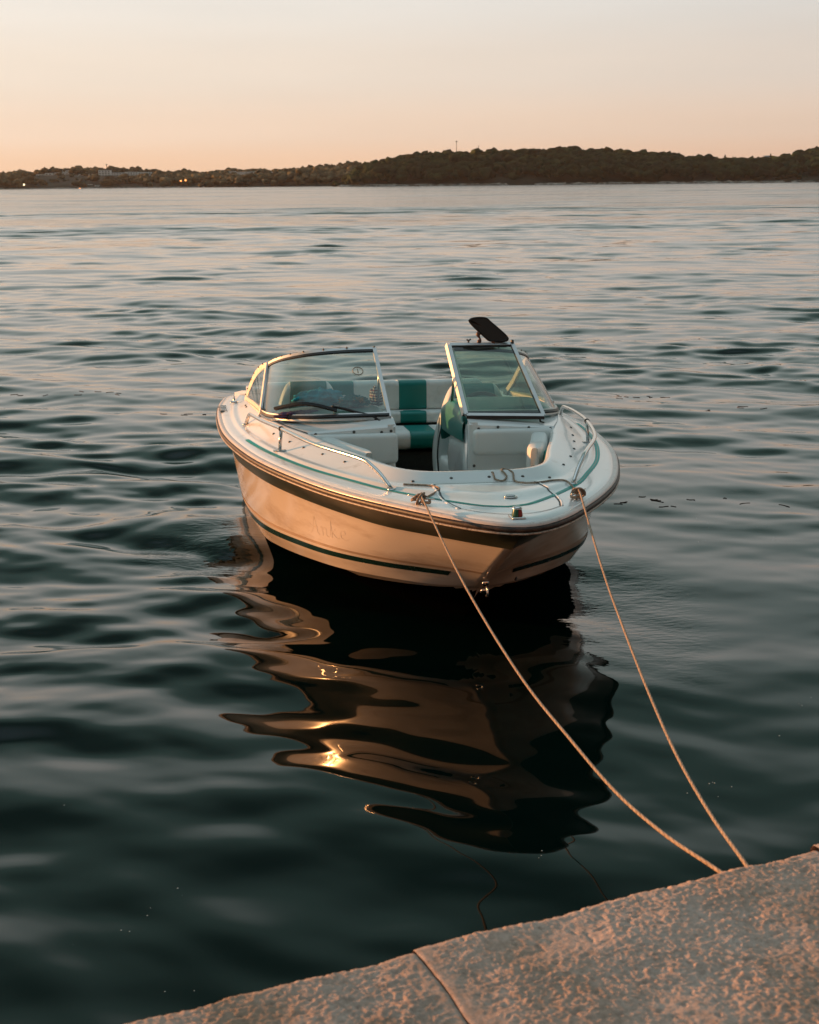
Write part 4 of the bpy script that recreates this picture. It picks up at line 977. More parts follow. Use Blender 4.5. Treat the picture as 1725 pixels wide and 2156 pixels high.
# centre panel folded back against the port pane
fp = MB(); off_ = np.array([.030, 0, .014])
q0, q1 = np.array([3.035, .215, 1.018]) + off_, np.array([2.475, .222, 1.376]) + off_
q2, q3 = np.array([2.40, .635, 1.372]) + off_ + (.03, 0, 0), np.array([2.985, .685, 1.002]) + off_ + (.04, 0, 0)
for a_, b_ in ((q0, q1), (q1, q2), (q2, q3), (q3, q0)):
    bar(fp, np.array([a_, b_]), .014, .024, np.cross(b_ - a_, np.cross(q1 - q0, q3 - q0)))
fpo = fp.build('folded_centre_panel', MT['alu'], boat, smooth=False)
fl_ = MB(); bar(fl_, np.array([q0, q1]) + (.004, -.020, .004), .030, .004, (.43, -.78, 0)); fl_.build('sun_glint_strip', MT['alu'], fpo, smooth=False)  # strip added along the inner edge, angled to catch gold sunlight
g = MB(); ctr = (q0 + q1 + q2 + q3) / 4
for a_, b_ in ((q0, q1), (q1, q2), (q2, q3), (q3, q0)):
    bar(g, np.array([a_ * .96 + ctr * .04, b_ * .96 + ctr * .04]) + (-.004, 0, -.002), .012, .012, np.cross(b_ - a_, np.cross(q1 - q0, q3 - q0)))
bar(g, np.array([q3 + (.012, 0, -.012), q0 + (.012, 0, -.012)]), .016, .016); bar(g, np.array([q0, q1]) + (.0, -.016, -.004), .010, .012, (0, 1, 0))
g.build('gasket', MT['black'], fpo, smooth=False)
V, F = loft([[q0, q3], [q1, q2]]); mesh_obj('centre_glass', V, F, MT['glass_green'], fpo)
mb = MB(); lathe_mb(mb, [(.006, 0), (.006, .03)], q3 + (.0, -.02, -.035), k=8); tube_mb(mb, np.array([q3 + (0, -.02, -.034), q3 + (.02, .0, -.04)]), .005, 6); mb.build('hinge_latch', MT['snap'], fpo)
mb = MB(); lathe_mb(mb, [(.010, 0), (.010, .02), (.006, .024)], q2 + (0, 0, .004), k=10); mb.build('corner_knob', MT['snap'], fpo)

# inspection sticker on the starboard pane
def ws_pt(y, z):       # point on the starboard glass plane
    t = (z - 1.02) / (1.370 - 1.02); return np.array([3.03 + (2.475 - 3.03) * t + .012, y, z + .008])
stk = MB(); cs = ws_pt(-.372, 1.252); exv = np.array([0, 1., 0]); eyv = ws_pt(-.372, 1.30) - ws_pt(-.372, 1.20); eyv /= np.linalg.norm(eyv)
ST_R = .031
P = np.array([cs + exv * ST_R * math.cos(a) + eyv * ST_R * 1.12 * math.sin(a) * (1 if math.sin(a) > 0 else 1.1) for a in np.linspace(0, 2 * math.pi, 33)[:-1]])
tube_mb(stk, P, .0034, 6, closed=True)
tube_mb(stk, np.array([cs - eyv * .018, cs + eyv * .018]), .0030, 6); tube_mb(stk, np.array([cs - eyv * .034, cs - eyv * .042]), .003, 6)
stk.build('round_sticker', mat('faded_sticker', (.42, .38, .32), .6), boat)
# wiper
w = MB(); P = catmull([(3.035, -.300, 1.000), (3.03, -.315, 1.020), (2.99, -.40, 1.045), (2.95, -.50, 1.072), (2.93, -.56, 1.082)], 20)
tube_mb(w, P, np.linspace(.013, .007, 20), 8)
wip = w.build('wiper', MT['blackp'], boat)
P = catmull([(2.965, -.535, 1.062), (2.93, -.64, 1.088), (2.905, -.72, 1.098), (2.86, -.80, 1.083), (2.80, -.885, 1.058)], 24)
w = MB(); bar(w, P, .015, .022, (1, 0, .6)); w.build('wiper_blade', MT['black'], wip, smooth=False)
w = MB(); lathe_mb(w, [(.016, 0), (.015, .012), (.010, .022), (.008, .03)], (3.045, -.298, .985), (.3, 0, 1), 14); w.build('wiper_pivot', MT['snap'], wip)

# ski mirror on the port frame
mir_c = np.array([2.44, .46, 1.43])
mv = lambda y, z, dx=0: np.array([2.44 + dx, y, z])
mo = [(.365, 1.513), (.385, 1.526), (.455, 1.530), (.478, 1.524), (.500, 1.505), (.600, 1.420), (.612, 1.402), (.600, 1.389), (.520, 1.387), (.488, 1.392), (.465, 1.410), (.372, 1.498)]
P = catmull([(2.46 - .12 * (z - 1.40), .485 + (y - .49) * 1.05, 1.398 + (z - 1.385) * 1.08) for y, z in mo], 48, closed=True)
cen = P.mean(0); rowsm = [P, P + (.006, 0, .003) , cen + (P - cen) * .96 + (.014, 0, .006), cen + (P - cen) * .90 + (.015, 0, .006), cen + (P - cen) * .86 + (.009, 0, .004)]
V, F = loft([np.vstack([r, r[:1]]) for r in rowsm]); mbm = MB(); mbm.add(V, F)
for r_, fl_ in ((rowsm[0], True), (rowsm[-1], False)):
    b = len(mbm.V); k = len(r_); mbm.V += [tuple(v) for v in r_] + [tuple(r_.mean(0))]; mbm.UV += [(0, 0)] * (k + 1)
    for j in range(k): mbm.F.append((b + j, b + (j+1) % k, b + k)); mbm.M.append(0)
mro = mbm.build('rear_view_mirror', MT['blackp'], boat)
mb = MB(); V = [tuple(cen + (p - cen) * .93 + (-.002, 0, -.001)) for p in P]; mb.add(V, [tuple(range(len(V)))]); mb.build('mirror_glass', mat('mirror_silver', (.8, .8, .8), .03, metal=1, var=0), mro)
mb = MB(); bar(mb, np.array([(2.47, .335, 1.392), (2.455, .53, 1.388)]), .030, .012); br = mb.build('mirror_bracket', MT['blackp'], mro, smooth=False)
mb = MB()
P = catmull([(2.47, .415, 1.395), (2.47, .425, 1.42), (2.465, .415, 1.445), (2.455, .42, 1.47), (2.44, .44, 1.475)], 20); tube_mb(mb, P, .010 + .004 * np.sin(np.linspace(0, 14, 20)), 8)
tube_mb(mb, np.array([(2.47, .515, 1.39), (2.455, .505, 1.42)]), .011, 8); mb.build('mirror_arm', mat('worn_brown_plastic', (.09, .035, .018), .4), mro)
mb = MB(); tube_mb(mb, np.array([(2.47, .352, 1.395), (2.47, .352, 1.415)]), .006, 8); tube_mb(mb, np.array([(2.47, .340, 1.420), (2.47, .352, 1.412), (2.47, .366, 1.422)]), .005, 8); mb.build('wing_screw', MT['blackp'], mro)

# ---- seats
def cushion_mb(mb, c, size, n=14, p=(.35, .35), rot=None, mi=0, crown=0):
    """superellipsoid pillow"""
    V, F = [], []; nu, nv = 28, n
    for i in range(nv + 1):
        ph = -math.pi / 2 + math.pi * i / nv
        for j in range(nu):
            th = 2 * math.pi * j / nu
            f = lambda v, e: math.copysign(abs(v) ** e, v)
            v = Vector((f(math.cos(ph), p[0]) * f(math.cos(th), p[1]) * size[0] / 2, f(math.cos(ph), p[0]) * f(math.sin(th), p[1]) * size[1] / 2, f(math.sin(ph), p[0]) * size[2] / 2))
            if rot is not None: v = rot @ v
            V.append(tuple(v + Vector(c)))
    for i in range(nv):
        for j in range(nu): F.append((i*nu+j, i*nu+(j+1) % nu, (i+1)*nu+(j+1) % nu, (i+1)*nu+j))
    mb.add(V, F, mi)
def cushion(name, c, size, m, parent=None, p=(.35, .35), rot=None):
    mb = MB(); cushion_mb(mb, c, size, 16, p, rot); return mb.build(name, m, parent)
bench = MB(); rbox_mb(bench, (.98, 0, .34), (.56, 1.66, .34), .03, 3); bn = bench.build('rear_bench', MT['carpet'], boat)
def rr_prof(x0, x1, z0, z1, r, tl=0, k=6):
    P = []
    for cx, cz, a0 in ((x1 - r, z1 - r, 0), (x0 + r, z1 - r, 90), (x0 + r, z0 + r, 180), (x1 - r, z0 + r, 270)):
        for q in range(k): a = R_(a0 + 90 * q / (k - 1)); P.append((cx + r * math.cos(a) - tl * (cz + r * math.sin(a) - z0), cz + r * math.sin(a)))
    return np.array(P)
def panel_row(name, prof_, splits, ymax, crown=.006, round_=.05):
    for a, b_, k in splits:
        n_ = 14; rows = []; c = prof_.mean(0)
        for y in np.linspace(a, b_, n_):
            q = min(y - a, b_ - y) / .016; f = 1 - .012 * max(0, 1 - q) ** 2
            e = max(0, (abs(y) - (ymax - round_)) / round_); f2 = 1 - .22 * e ** 3
            P = c + (prof_ - c) * f * f2; P = P + np.array([crown, crown * .3]) * (1 - ((y - (a + b_) / 2) / ((b_ - a) / 2 + 1e-6)) ** 2)
            rows.append([(x, y, z) for x, z in P] + [(P[0][0], y, P[0][1])])
        V, F = loft(rows); mb = MB(); mb.add(V, F); nc_ = len(rows[0]); mb.add([], [])
        mb.F.append(tuple(range(nc_ - 1))); mb.F.append(tuple((n_ - 1) * nc_ + q for q in range(nc_ - 1))[::-1]); mb.M += [0, 0]
        mb.build(name, MT[k], bn)
panel_row('backrest_panel', rr_prof(.665, .79, .750, .968, .035, .06), [(-.83, -.375, 'vinyl'), (-.375, -.155, 'tvinyl'), (-.155, .185, 'vinyl'), (.185, .395, 'tvinyl'), (.395, .83, 'vinyl')], .83)
panel_row('backrest_roll', rr_prof(.79, .915, .668, .752, .022), [(-.80, -.375, 'vinyl'), (-.375, -.155, 'tvinyl'), (-.155, .175, 'vinyl'), (.175, .372, 'tvinyl'), (.372, .80, 'vinyl')], .80)
panel_row('seat_panel', rr_prof(.92, 1.30, .530, .662, .050), [(-.80, -.43, 'vinyl'), (-.43, -.20, 'tvinyl'), (-.20, .185, 'vinyl'), (.185, .372, 'tvinyl'), (.372, .80, 'vinyl')], .80)
rbox('piping_ledge', (.80, 0, .748), (.10, 1.6, .010), MT['vinyl'], bn, .004, 2)
rbox('engine_panel', (.78, 0, .60), (.2, 1.6, .2), MT['carpet'], bn, .01, 2)
# gel trim behind the bench
def bucket(cy, x0, ztop, hw=.25):
    b = MB(); lathe_mb(b, [(.16, .17), (.16, .19), (.05, .21), (.05, .38)], (x0 + .22, cy, 0), k=18); r = b.build('bucket_seat', MT['blackp'], boat)
    n_, k = 33, 16; R1 = np.zeros((k + 1, n_, 3))
    for j in range(k + 1):
        t = j / k
        for i in range(n_):
            a = -1 + 2 * i / (n_ - 1); zt = ztop - .20 * max(0, (abs(a) - .52) / .48) ** 2.2
            z = .46 + (zt - .46) * t; w_ = hw * (1.0 + .04 * math.sin(t * math.pi)) * (1 - .16 * t ** 3)
            R1[j, i] = (x0 - .10 * t + .13 * abs(a) ** 3 * (1 - .45 * t), cy + a * w_, z)
    R2 = R1.copy(); R2[..., 0] = x0 - .10 * np.linspace(0, 1, k + 1)[:, None] - .09
    def slab(i0, i1, m, nm, grow=0.0):
        A = R1[:, i0:i1+1].copy(); B = R2[:, i0:i1+1].copy(); A[..., 0] += grow; mbb = MB(); nr, nc_ = A.shape[:2]
        topm = [(A[-1] * (1 - q) + B[-1] * q) + np.array([0, 0, .040 * math.sin(math.pi * q)]) for q in (.12, .3, .5, .7, .88)]
        allr = [A[j] for j in range(nr)] + topm + [B[j] for j in range(nr - 1, -1, -1)]
        V, F = loft(allr); mbb.add(V, F)
        for e in (0, nc_ - 1): mbb.F.append(tuple(q * nc_ + e for q in range(len(allr)))); mbb.M.append(0)
        return mbb.build(nm, m, r)
    slab(0, 7, MT['vinyl'], 'seat_bolster'); slab(25, 32, MT['vinyl'], 'seat_bolster'); slab(7, 25, MT['tvinyl'], 'seat_back', .004)
    cushion('seat_cushion', (x0 + .24, cy, .49), (.50, .40, .16), MT['tvinyl'], r, (.4, .35))
    for sg_ in (-1, 1):
        tube('piping', catmull([tuple(R1[q, 0 if sg_ < 0 else n_ - 1] + (0.002, sg_ * .002, 0)) for q in (0, 4, 8, 12, 15, 16)], 30), .005, MT['blackp'], r, 6)
        cushion('side_bolster', (x0 + .24, cy + sg_ * .225, .53), (.60, .10, .25), MT['vinyl'], r, (.55, .4))
    return r
bucket(.485, 2.16, 1.05, .27); bucket(-.60, 2.02, 1.07, .25)
# helm dash: teal cowl, console panel, steering wheel
def cowl_part(sgn, m, name):
    xs = np.concatenate([[2.36, 2.361], np.linspace(2.38, 2.60, 6), np.linspace(2.66, 3.0, 10), [3.03]]); rows = []
    for x in xs:
        t = np.clip((3.03 - x) / .43, 0, 1); top = 1.017 + (.05 if sgn > 0 else .018) * math.sin(t * math.pi / 2) ** .8
        if x < 2.58: top -= .05 * ((2.58 - x) / .22) ** 2
        if x < 2.3605: top = .80
        ye = rim_y(x) - .006; ze = rim_z(x) - .004; low = .868 - .02 * t - (.0 if x > 2.36 else .07)
        if x > 2.3605 and x > 2.5: pass
        sec = [(.205, low), (.201, .90), (.200, .95), (.206, min(.985, top - .02)), (.222, top - .022), (.25, top - .007), (.30, top), (.45, top + .003), (.60, top), (ye - .14, top - .012), (ye - .06, (top + ze) / 2), (ye, ze)]
        if x < 2.3605: sec = [(y, min(z, .84)) for y, z in sec]
        C = catmull([(0, y, z) for y, z in sec], 36)
        wx = lambda y: float(np.interp(y, [.2, .235, .40, .54, .69, .83, .905, .937], [3.02, 3.02, 3.00, 2.965, 2.89, 2.74, 2.56, 2.34]))
        rows.append([(x, sgn * y, z if (x < wx(y) - .03 or y < .215) else min(z, .95)) for _, y, z in C])
    V, F = loft(rows); return mesh_obj(name, V, F if sgn > 0 else [f[::-1] for f in F], m, boat)
cowl_part(1, MT['tvinyl'], 'dash_cowl'); cowl_part(-1, mat('grey_green_vinyl', (.10, .19, .17), .45), 'dash_cowl')
sw_ = MB(); a = np.linspace(0, 2 * math.pi, 41)[:-1]; rotw = Matrix.Rotation(R_(62), 3, 'Y')
P = np.array([tuple(rotw @ Vector((.165 * math.cos(t), .165 * math.sin(t), 0)) + Vector((2.26, .50, .90))) for t in a]); tube_mb(sw_, P, .013, 8, closed=True)
for t in (0.5, 2.6, 4.71): tube_mb(sw_, np.array([tuple(Vector((2.26, .50, .90))), tuple(rotw @ Vector((.16 * math.cos(t), .16 * math.sin(t), 0)) + Vector((2.26, .50, .90)))]), .009, 6)
sw_.build('steering_wheel', MT['blackp'], boat)

# snap fasteners on deck and consoles
snp = []
for x, y in [(3.86, -.60), (3.61, -.69), (3.37, -.77), (3.16, -.83), (2.87, -.90), (1.45, -.99), (1.56, -.99), (4.385, .36), (4.11, .51), (3.86, .62), (3.62, .71), (3.38, .78), (3.18, .83), (2.90, .90),
             (4.395, .22), (4.395, .05), (4.395, -.14), (4.39, -.33)]:
    snp.append((x, y, dz(x, y), dn(x, y)))
snz = [(3.156, -.30, .957), (3.156, -.46, .963), (3.156, -.245, .963), (3.156, -.68, .955), (3.157, .27, .963), (3.157, .385, .970), (3.157, .57, .963), (3.157, .70, .955), (3.157, .245, .745), (3.190, -.20, .72)]
for x, y, z in snz: snp.append((x, y, z, Vector((1, 0, .15))))
for x, y, z, nn in snp:
    mb = MB(); lathe_mb(mb, [(.0085, -.001), (.0085, .002), (.0055, .005), (.003, .006)], (x, y, z), nn, 10); mb.build('snap_fastener', MT['snap'], boat)
# vents near the stern, starboard and port
for sgn in (-1, 1):
    vb = MB(); Rm = Matrix.Rotation(sgn * R_(-2), 3, 'Z')
    rbox_mb(vb, (1.22, sgn * 1.135, dz(1.22, sgn * 1.135) + .001), (.30, .055, .006), .002, 2, Rm); vo = vb.build('air_vent', MT['blackp'], boat)
    for k in range(4): rbox('vent_fin', (1.10 + k * .075, sgn * 1.135, dz(1.22, sgn * 1.135) + .009), (.016, .052, .012), MT['gel'], vo, .003, 2, Matrix.Rotation(R_(25) * sgn, 3, 'Z'))
# stern cleat, filler cap, lifting panel
for sgn in (-1, 1):
    mb = MB(); cx, cy = .78, sgn * 1.04; cz = dz(cx, cy)
    for k in (-1, 1): lathe_mb(mb, [(.012, -.002), (.007, .008), (.006, .028)], (cx + .018 * k, cy, cz), k=10)
    tube_mb(mb, np.array([(cx - .07, cy, cz + .034), (cx, cy, cz + .028), (cx + .07, cy, cz + .034)]), np.array([.004, .007, .004]), 8); mb.build('stern_cleat', MT['steel'], boat)
mb = MB(); lathe_mb(mb, [(.03, 0), (.03, .006), (.024, .012), (.02, .012)], (.98, -1.05, dz(.98, -1.05)), k=18); mb.build('filler_cap', MT['steel'], boat)
rbox('stern_hatch', (.44, -.80, .885), (.22, .26, .04), MT['gel'], boat, .012, 3)
# faint script name on the starboard bow: Anke
HROWS = np.array(section_rows(list(np.linspace(0, 3, 61)))).copy()
bmh = bmesh.new(); bmh.from_mesh(hull.data); HBVH = BVHTree.FromBMesh(bmh); bmh.free()
camB = BR.transposed() @ (Vector((0, 0, H_CAM)) - BT)
letters = {  # strokes in em units, baseline 0, x-height .5
    'A': [[(0, .02), (.1, .08), (.25, .5), (.38, 1.0), (.44, .5), (.5, .08), (.58, .02)], [(.02, .55), (.2, .42), (.5, .42)]],
    'n': [[(0, .45), (.06, .48), (.08, .02)], [(.08, .3), (.18, .48), (.28, .45), (.30, .05), (.40, .04)]],
    'k': [[(0, .1), (.12, .95), (.08, .02)], [(.1, .28), (.28, .48)], [(.13, .27), (.32, .03), (.42, .08)]],
    'e': [[(0, .22), (.22, .32), (.18, .50), (.04, .42), (.02, .12), (.16, .0), (.34, .12)]]}
nm = MB(); o0 = Vector((0, 0, 0))
start, stop = np.array([3.71, .592]), np.array([4.21, .612])          # x,z along the topside
cur = 0; em = .105
adv = {'A': .68, 'n': .48, 'k': .5, 'e': .42}
for ch in 'Anke':
    for st in letters[ch]:
        P2 = catmull([(x, y, 0) for x, y in st], 14); P3 = []
        for x, y, _ in P2:
            X = 3.74 + (cur + x) * em * 1.75; Z = .515 + (X - 3.74) * .09 + y * em
            h = HBVH.ray_cast(Vector((X, -3, Z)), Vector((0, 1, 0)))
            if h[0]: P3.append(tuple(h[0]))
        if len(P3) > 3:
            Q = np.array(P3); T_, B_, N_ = frames(Q); nn_ = np.array([.30, -.90, -.30]); sd2 = np.cross(T_, nn_); sd2 /= np.linalg.norm(sd2, axis=1)[:, None]
            V, F = loft([Q + sd2 * .0032 + nn_ * .0006, Q - sd2 * .0032 + nn_ * .0006]); nm.add(V, F)
    cur += adv[ch]
nm.build('script_name', mat('faded_lettering', (.69, .61, .53), .16, var=.02), boat)

# ------------------------------------------------------------------ ropes
def rope_mat():
    m, t, b = new_mat('braided_rope'); n, l = t.nodes, t.links
    uv = n.new('ShaderNodeUVMap'); sp = n.new('ShaderNodeSeparateXYZ'); l.new(uv.outputs[0], sp.inputs[0])
    def math_(op, a=None, b_=None, va=None, vb=None):
        q = n.new('ShaderNodeMath'); q.operation = op
        if a is not None: l.new(a, q.inputs[0])
        if b_ is not None: l.new(b_, q.inputs[1])
        if va is not None: q.inputs[0].default_value = va
        if vb is not None: q.inputs[1].default_value = vb
        return q.outputs[0]
    v = math_('MULTIPLY', sp.outputs['Y'], vb=150); u = math_('MULTIPLY', sp.outputs['X'], vb=6.0)
    s1_ = math_('SINE', math_('ADD', v, u)); s2_ = math_('SINE', math_('SUBTRACT', v, u))
    br_ = math_('MAXIMUM', s1_, s2_)
    tcn = n.new('ShaderNodeTexCoord'); nz = n.new('ShaderNodeTexNoise'); nz.inputs['Scale'].default_value = 120; nz.inputs['Detail'].default_value = 3; l.new(tcn.outputs['Object'], nz.inputs[0])
    fl_ = math_('GREATER_THAN', math_('SINE', math_('ADD', math_('MULTIPLY', sp.outputs['Y'], vb=190), math_('MULTIPLY', sp.outputs['X'], vb=9))), vb=.93)
    r = n.new('ShaderNodeValToRGB'); l.new(nz.outputs[0], r.inputs[0]); r.color_ramp.elements[0].position = .3; r.color_ramp.elements[0].color = (.25, .17, .11, 1); r.color_ramp.elements[1].position = .7; r.color_ramp.elements[1].color = (.46, .35, .26, 1)
    mm = n.new('ShaderNodeMix'); mm.data_type = 'RGBA'; l.new(fl_, mm.inputs[0]); l.new(r.outputs[0], mm.inputs[6]); mm.inputs[7].default_value = (.05, .035, .03, 1)
    l.new(mm.outputs[2], b.inputs['Base Color']); b.inputs['Roughness'].default_value = .85
    bp = n.new('ShaderNodeBump'); bp.inputs['Strength'].default_value = .4; bp.inputs['Distance'].default_value = .001; l.new(br_, bp.inputs['Height']); l.new(bp.outputs[0], b.inputs['Normal'])
    return m
MT['rope'] = rope_mat()
RR = .0047
def rope(sgn, span, slack, label):
    cc, dv = CL[sgn]; pv_ = Vector((-dv.y, dv.x, 0))
    def cp(a, b, z): return bw(cc + dv * a + pv_ * b + Vector((0, 0, z)))
    # turns round the cleat
    turns = []
    for q in range(2):
        turns += [cp(-.030, .022, -.012 + .006 * q), cp(-.050, 0, -.016 + .006 * q), cp(-.030, -.024, -.010 + .006 * q), cp(.0, -.006, .012 + .008 * q), cp(.030, .024, -.008 + .006 * q), cp(.052, 0, -.016 + .006 * q), cp(.030, -.024, -.012 + .006 * q), cp(.0, .004, .014 + .009 * q)]
    turns += [cp(-.012, .028, .004), cp(-.012, .012, -.022), cp(.0, -.030, -.020), cp(.014, -.020, .016), cp(.010, .012, .024)]
    deckp = [bw((x, y, dz(x, y) + RR + h)) for x, y, h in slack]
    pts = [Vector(p) for p in span][::-1]
    A = catmull([p[:] for p in pts], 170)[:-1]
    path = [Vector(a) for a in A] + [cp(.0, .0, .020)] + turns + deckp[::-1]
    # smooth all but keep the long span exact
    B = catmull([p[:] for p in path[len(A) - 1:]], 620)
    full = np.vstack([A[:-1], B])
    o = tube('mooring_rope', full, RR, MT['rope'], None, 8, uv=True); tag(o, label, 'rope')
    mb = MB()
    return o
# spans end on rings in the quay face
for nm_, s_at, lab in (('a', None, ''),): pass
spanS = [bw(CL[-1][0] + Vector((.02, 0, .012))), (.209, 5.247, 0.680), (.370, 4.319, 0.614), (.464, 3.773, 0.631), (.538, 3.342, 0.658), (.598, 2.996, 0.713), (.659, 2.655, 0.790), (.672, 2.606, 0.792)]
spanP = [bw(CL[1][0] + Vector((.02, 0, .012))), (.759, 5.169, 0.725), (.752, 4.685, 0.690), (.740, 3.986, 0.668), (.731, 3.498, 0.680), (.725, 3.059, 0.725), (.719, 2.680, 0.788), (.719, 2.632, 0.790)]
slackS = [(4.44, -.385, 0), (4.465, -.32, 0), (4.50, -.26, 0), (4.56, -.235, 0), (4.62, -.245, 0), (4.69, -.30, 0), (4.77, -.35, .006)]
slackP = [(4.30, .055, .0), (4.36, .075, 0), (4.43, .075, .002), (4.45, .105, .002), (4.41, .135, .004), (4.34, .125, .002), (4.31, .145, .0), (4.36, .175, .0), (4.46, .165, .002), (4.52, .20, .002), (4.50, .28, 0), (4.46, .36, .0), (4.48, .41, .0), (4.60, .42, .0), (4.72, .405, .0), (4.80, .385, .008)]
rope(-1, spanS, slackS, 'tan braided rope from the left bow cleat, the lower where both meet the quay')
rope(1, spanP, slackP, 'tan braided rope from the right bow cleat, the upper where both meet the quay')
for (x, y, z), lab in (((.676, 2.588, .785), 'iron ring in the quay face where the lower rope is tied'), ((.722, 2.606, .783), 'iron ring in the quay face where the upper rope is tied')):
    mb = MB(); a = np.linspace(0, 2 * math.pi, 21)[:-1]; c0 = Vector((x, y, z - .02)); d1 = Vector((ED[0], ED[1], 0)); 
    tube_mb(mb, np.array([tuple(c0 + Vector((IN[0], IN[1], 0)) * .0 + (d1 * .02 * math.cos(t)) + Vector((0, 0, .02 * math.sin(t)))) for t in a]), .005, 8, closed=True)
    lathe_mb(mb, [(.012, 0), (.010, .03), (.007, .045)], c0 + Vector((IN[0], IN[1], 0)) * .03 + Vector((0, 0, .02)), (-IN[0], -IN[1], 0), 10)
    o = mb.build('mooring_ring', MT['snap']); tag(o, lab, 'ring')

# ------------------------------------------------------------------ things lying in the boat
BM4 = boat.matrix_world.copy()
def lump(name, c, size, m, label, cat, seed, amp=.35, rot=0, n=40, freq=3.2):
    V, F = [], []; nu, nv = 64, 36; r3 = Vector((seed * 3.7, seed * 1.3, seed * 9.1)); Rz = Matrix.Rotation(rot, 3, 'Z')
    for i in range(nv + 1):
        ph = -math.pi / 2 + math.pi * i / nv
        for j in range(nu):
            th = 2 * math.pi * j / nu; d = Vector((math.cos(ph) * math.cos(th), math.cos(ph) * math.sin(th), math.sin(ph)))
            f = 1 + amp * (mnoise.noise(d * freq + r3) + .5 * mnoise.noise(d * freq * 2.3 + r3) - .45 * abs(mnoise.noise(d * freq * 3.4 - r3)))
            p = Vector((d.x * size[0], d.y * size[1], max(d.z, -.3) * size[2])) * f; V.append(tuple(Rz @ p + Vector(c)))
    F = grid_faces(nv + 1, nu, wrap=True)
    o = mesh_obj(name, V, F, m); o.matrix_world = BM4; tag(o, label, cat); return o
MT['btowel'] = mat('turquoise_towelling', (.015, .34, .44), .95, var=.15, vscale=30, bump=.8, bscale=400)
MT['wcloth'] = mat('white_cotton', (.50, .50, .47), .9, var=.15, vscale=14)
MT['purple'] = mat('purple_cloth', (.10, .05, .10), .9, var=.4, vscale=12)
lump('blue_towel', (2.60, -.60, 1.075), (.090, .175, .072), MT['btowel'], 'turquoise towel rolled up on the dash behind the left windshield pane', 'towel', 2, .25, .5)
lump('white_cloth', (2.56, -.47, 1.058), (.085, .085, .036), MT['wcloth'], 'crumpled white cloth beside the turquoise towel on the dash', 'cloth', 5, .45, .3, freq=3)
lump('teal_cloth', (2.64, -.395, 1.060), (.06, .095, .046), mat('teal_orange_cloth', (.02, .20, .19), .9, var=.2, vscale=6, dirt=(.40, .20, .06), dscale=9, dthr=(.52, .60)), 'teal and orange patterned cloth heaped on the dash near the windshield centre', 'cloth', 9, .4, .2, freq=3)
lump('purple_cloth', (2.74, -.70, 1.005), (.07, .17, .030), MT['purple'], 'dark purple cloth under the wiper at the windshield base', 'cloth', 12, .4, .1)
def stripes_mat(name, cols, scale, axis='Z'):
    m, t, b = new_mat(name); n, l = t.nodes, t.links; tcn = n.new('ShaderNodeTexCoord'); sp = n.new('ShaderNodeSeparateXYZ'); l.new(tcn.outputs['Object'], sp.inputs[0])
    q = n.new('ShaderNodeMath'); q.operation = 'MULTIPLY'; q.inputs[1].default_value = scale; l.new(sp.outputs[axis], q.inputs[0])
    f = n.new('ShaderNodeMath'); f.operation = 'FRACT'; l.new(q.outputs[0], f.inputs[0]); r = n.new('ShaderNodeValToRGB'); r.color_ramp.interpolation = 'CONSTANT'; l.new(f.outputs[0], r.inputs[0])
    e = r.color_ramp.elements; k = len(cols); e[0].color = cols[0] + (1,); e[1].position = 1 / k; e[1].color = cols[1] + (1,)
    for i in range(2, k): x = e.new(i / k); x.color = cols[i] + (1,)
    l.new(r.outputs[0], b.inputs['Base Color']); b.inputs['Roughness'].default_value = .9; return m
lump('striped_shirt', (2.50, -.235, 1.055), (.06, .042, .085), stripes_mat('striped_cotton', [(.06, .06, .07), (.5, .47, .42), (.22, .05, .05), (.5, .47, .42)], 30), 'striped shirt hung over the inner end of the left dash', 'shirt', 15, .28, 0, freq=2)
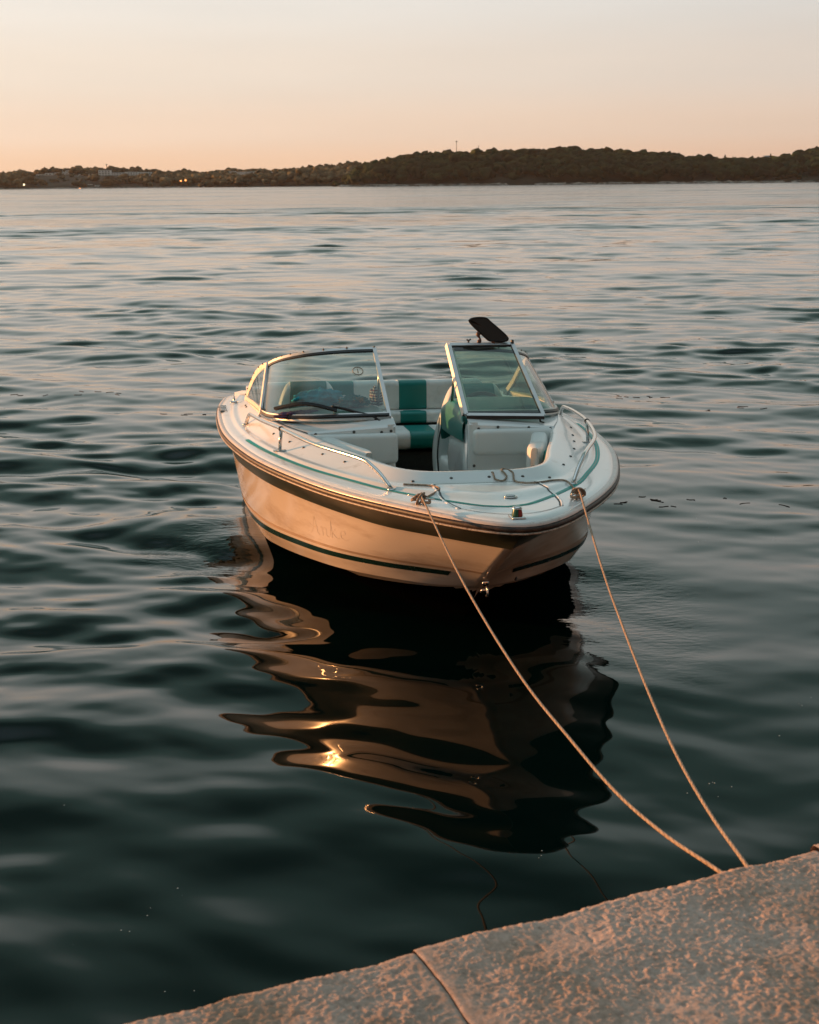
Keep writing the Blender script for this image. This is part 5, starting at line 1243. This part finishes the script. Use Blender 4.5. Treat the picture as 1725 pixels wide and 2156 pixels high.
# rolled towel in the port bow seat
P = catmull([(3.66, .565, .90), (3.72, .56, .875), (3.80, .53, .84), (3.87, .50, .80), (3.93, .47, .765)], 30)
ro = tube('rolled_towel', P, np.r_[.030, .042, np.full(26, .048), .042, .030], stripes_mat('banded_towel', [(.09, .055, .045), (.55, .52, .48), (.05, .30, .25), (.05, .30, .25), (.55, .52, .48), (.09, .055, .045)], 2.3, 'X'), None, 18)
ro.matrix_world = BM4; tag(ro, 'rolled towel banded brown, white and mint against the right side of the bow seat', 'towel')

# ------------------------------------------------------------------ foam flecks and weed on the water
r5 = np.random.default_rng(99); mb = MB()
hem = [(1, 0), (.92, .38), (.7, .7), (.38, .92), (.05, 1)]
def fleck(x, y, r):
    if boat_clear(x, y): lathe_mb(mb, [(r * a_, r * b_ * .6) for a_, b_ in hem], (x, y, sea_z(x, y) - .0005), k=7)
def boat_clear(x, y): return not (4.9 < y < 11 and -1.9 < x < 1.2)
for c_i in range(46):
    d = 3.0 + 6.5 * r5.random(); x0_ = r5.uniform(-.36, .30) * d; 
    for q in range(r5.integers(1, 5)): fleck(x0_ + r5.normal(0, .05), d + r5.normal(0, .05), r5.uniform(.0014, .0032))
o = mb.build('foam_flecks', mat('foam_bubble', (.45, .50, .50), .2, var=.1)); tag(o, 'tiny pale bubbles scattered over the dark water near the quay', kind='stuff')
mb = MB()
for c_i in range(7):
    d = r5.uniform(9, 17); x0_ = r5.uniform(.12, .32) * d if c_i % 5 else r5.uniform(-.31, -.1) * d
    for q in range(r5.integers(4, 11)):
        x = x0_ + r5.normal(0, .40); y = d + r5.normal(0, .10); L_ = r5.uniform(.02, .10); an = r5.normal(0, .5)
        if not boat_clear(x, y): continue
        P = [(x + L_ * t * math.cos(an), y + L_ * t * math.sin(an) + .01 * math.sin(4 * t + q), 0) for t in (0, .35, .7, 1)]
        P = [(a_, b_, sea_z(a_, b_) + .002) for a_, b_, _ in P]; tube_mb(mb, catmull(P, 7), .0022, 4)
o = mb.build('floating_weed', mat('brown_weed', (.07, .03, .012), .7, var=.3)); tag(o, 'short strands of brown weed drifting on the ripples', kind='stuff')
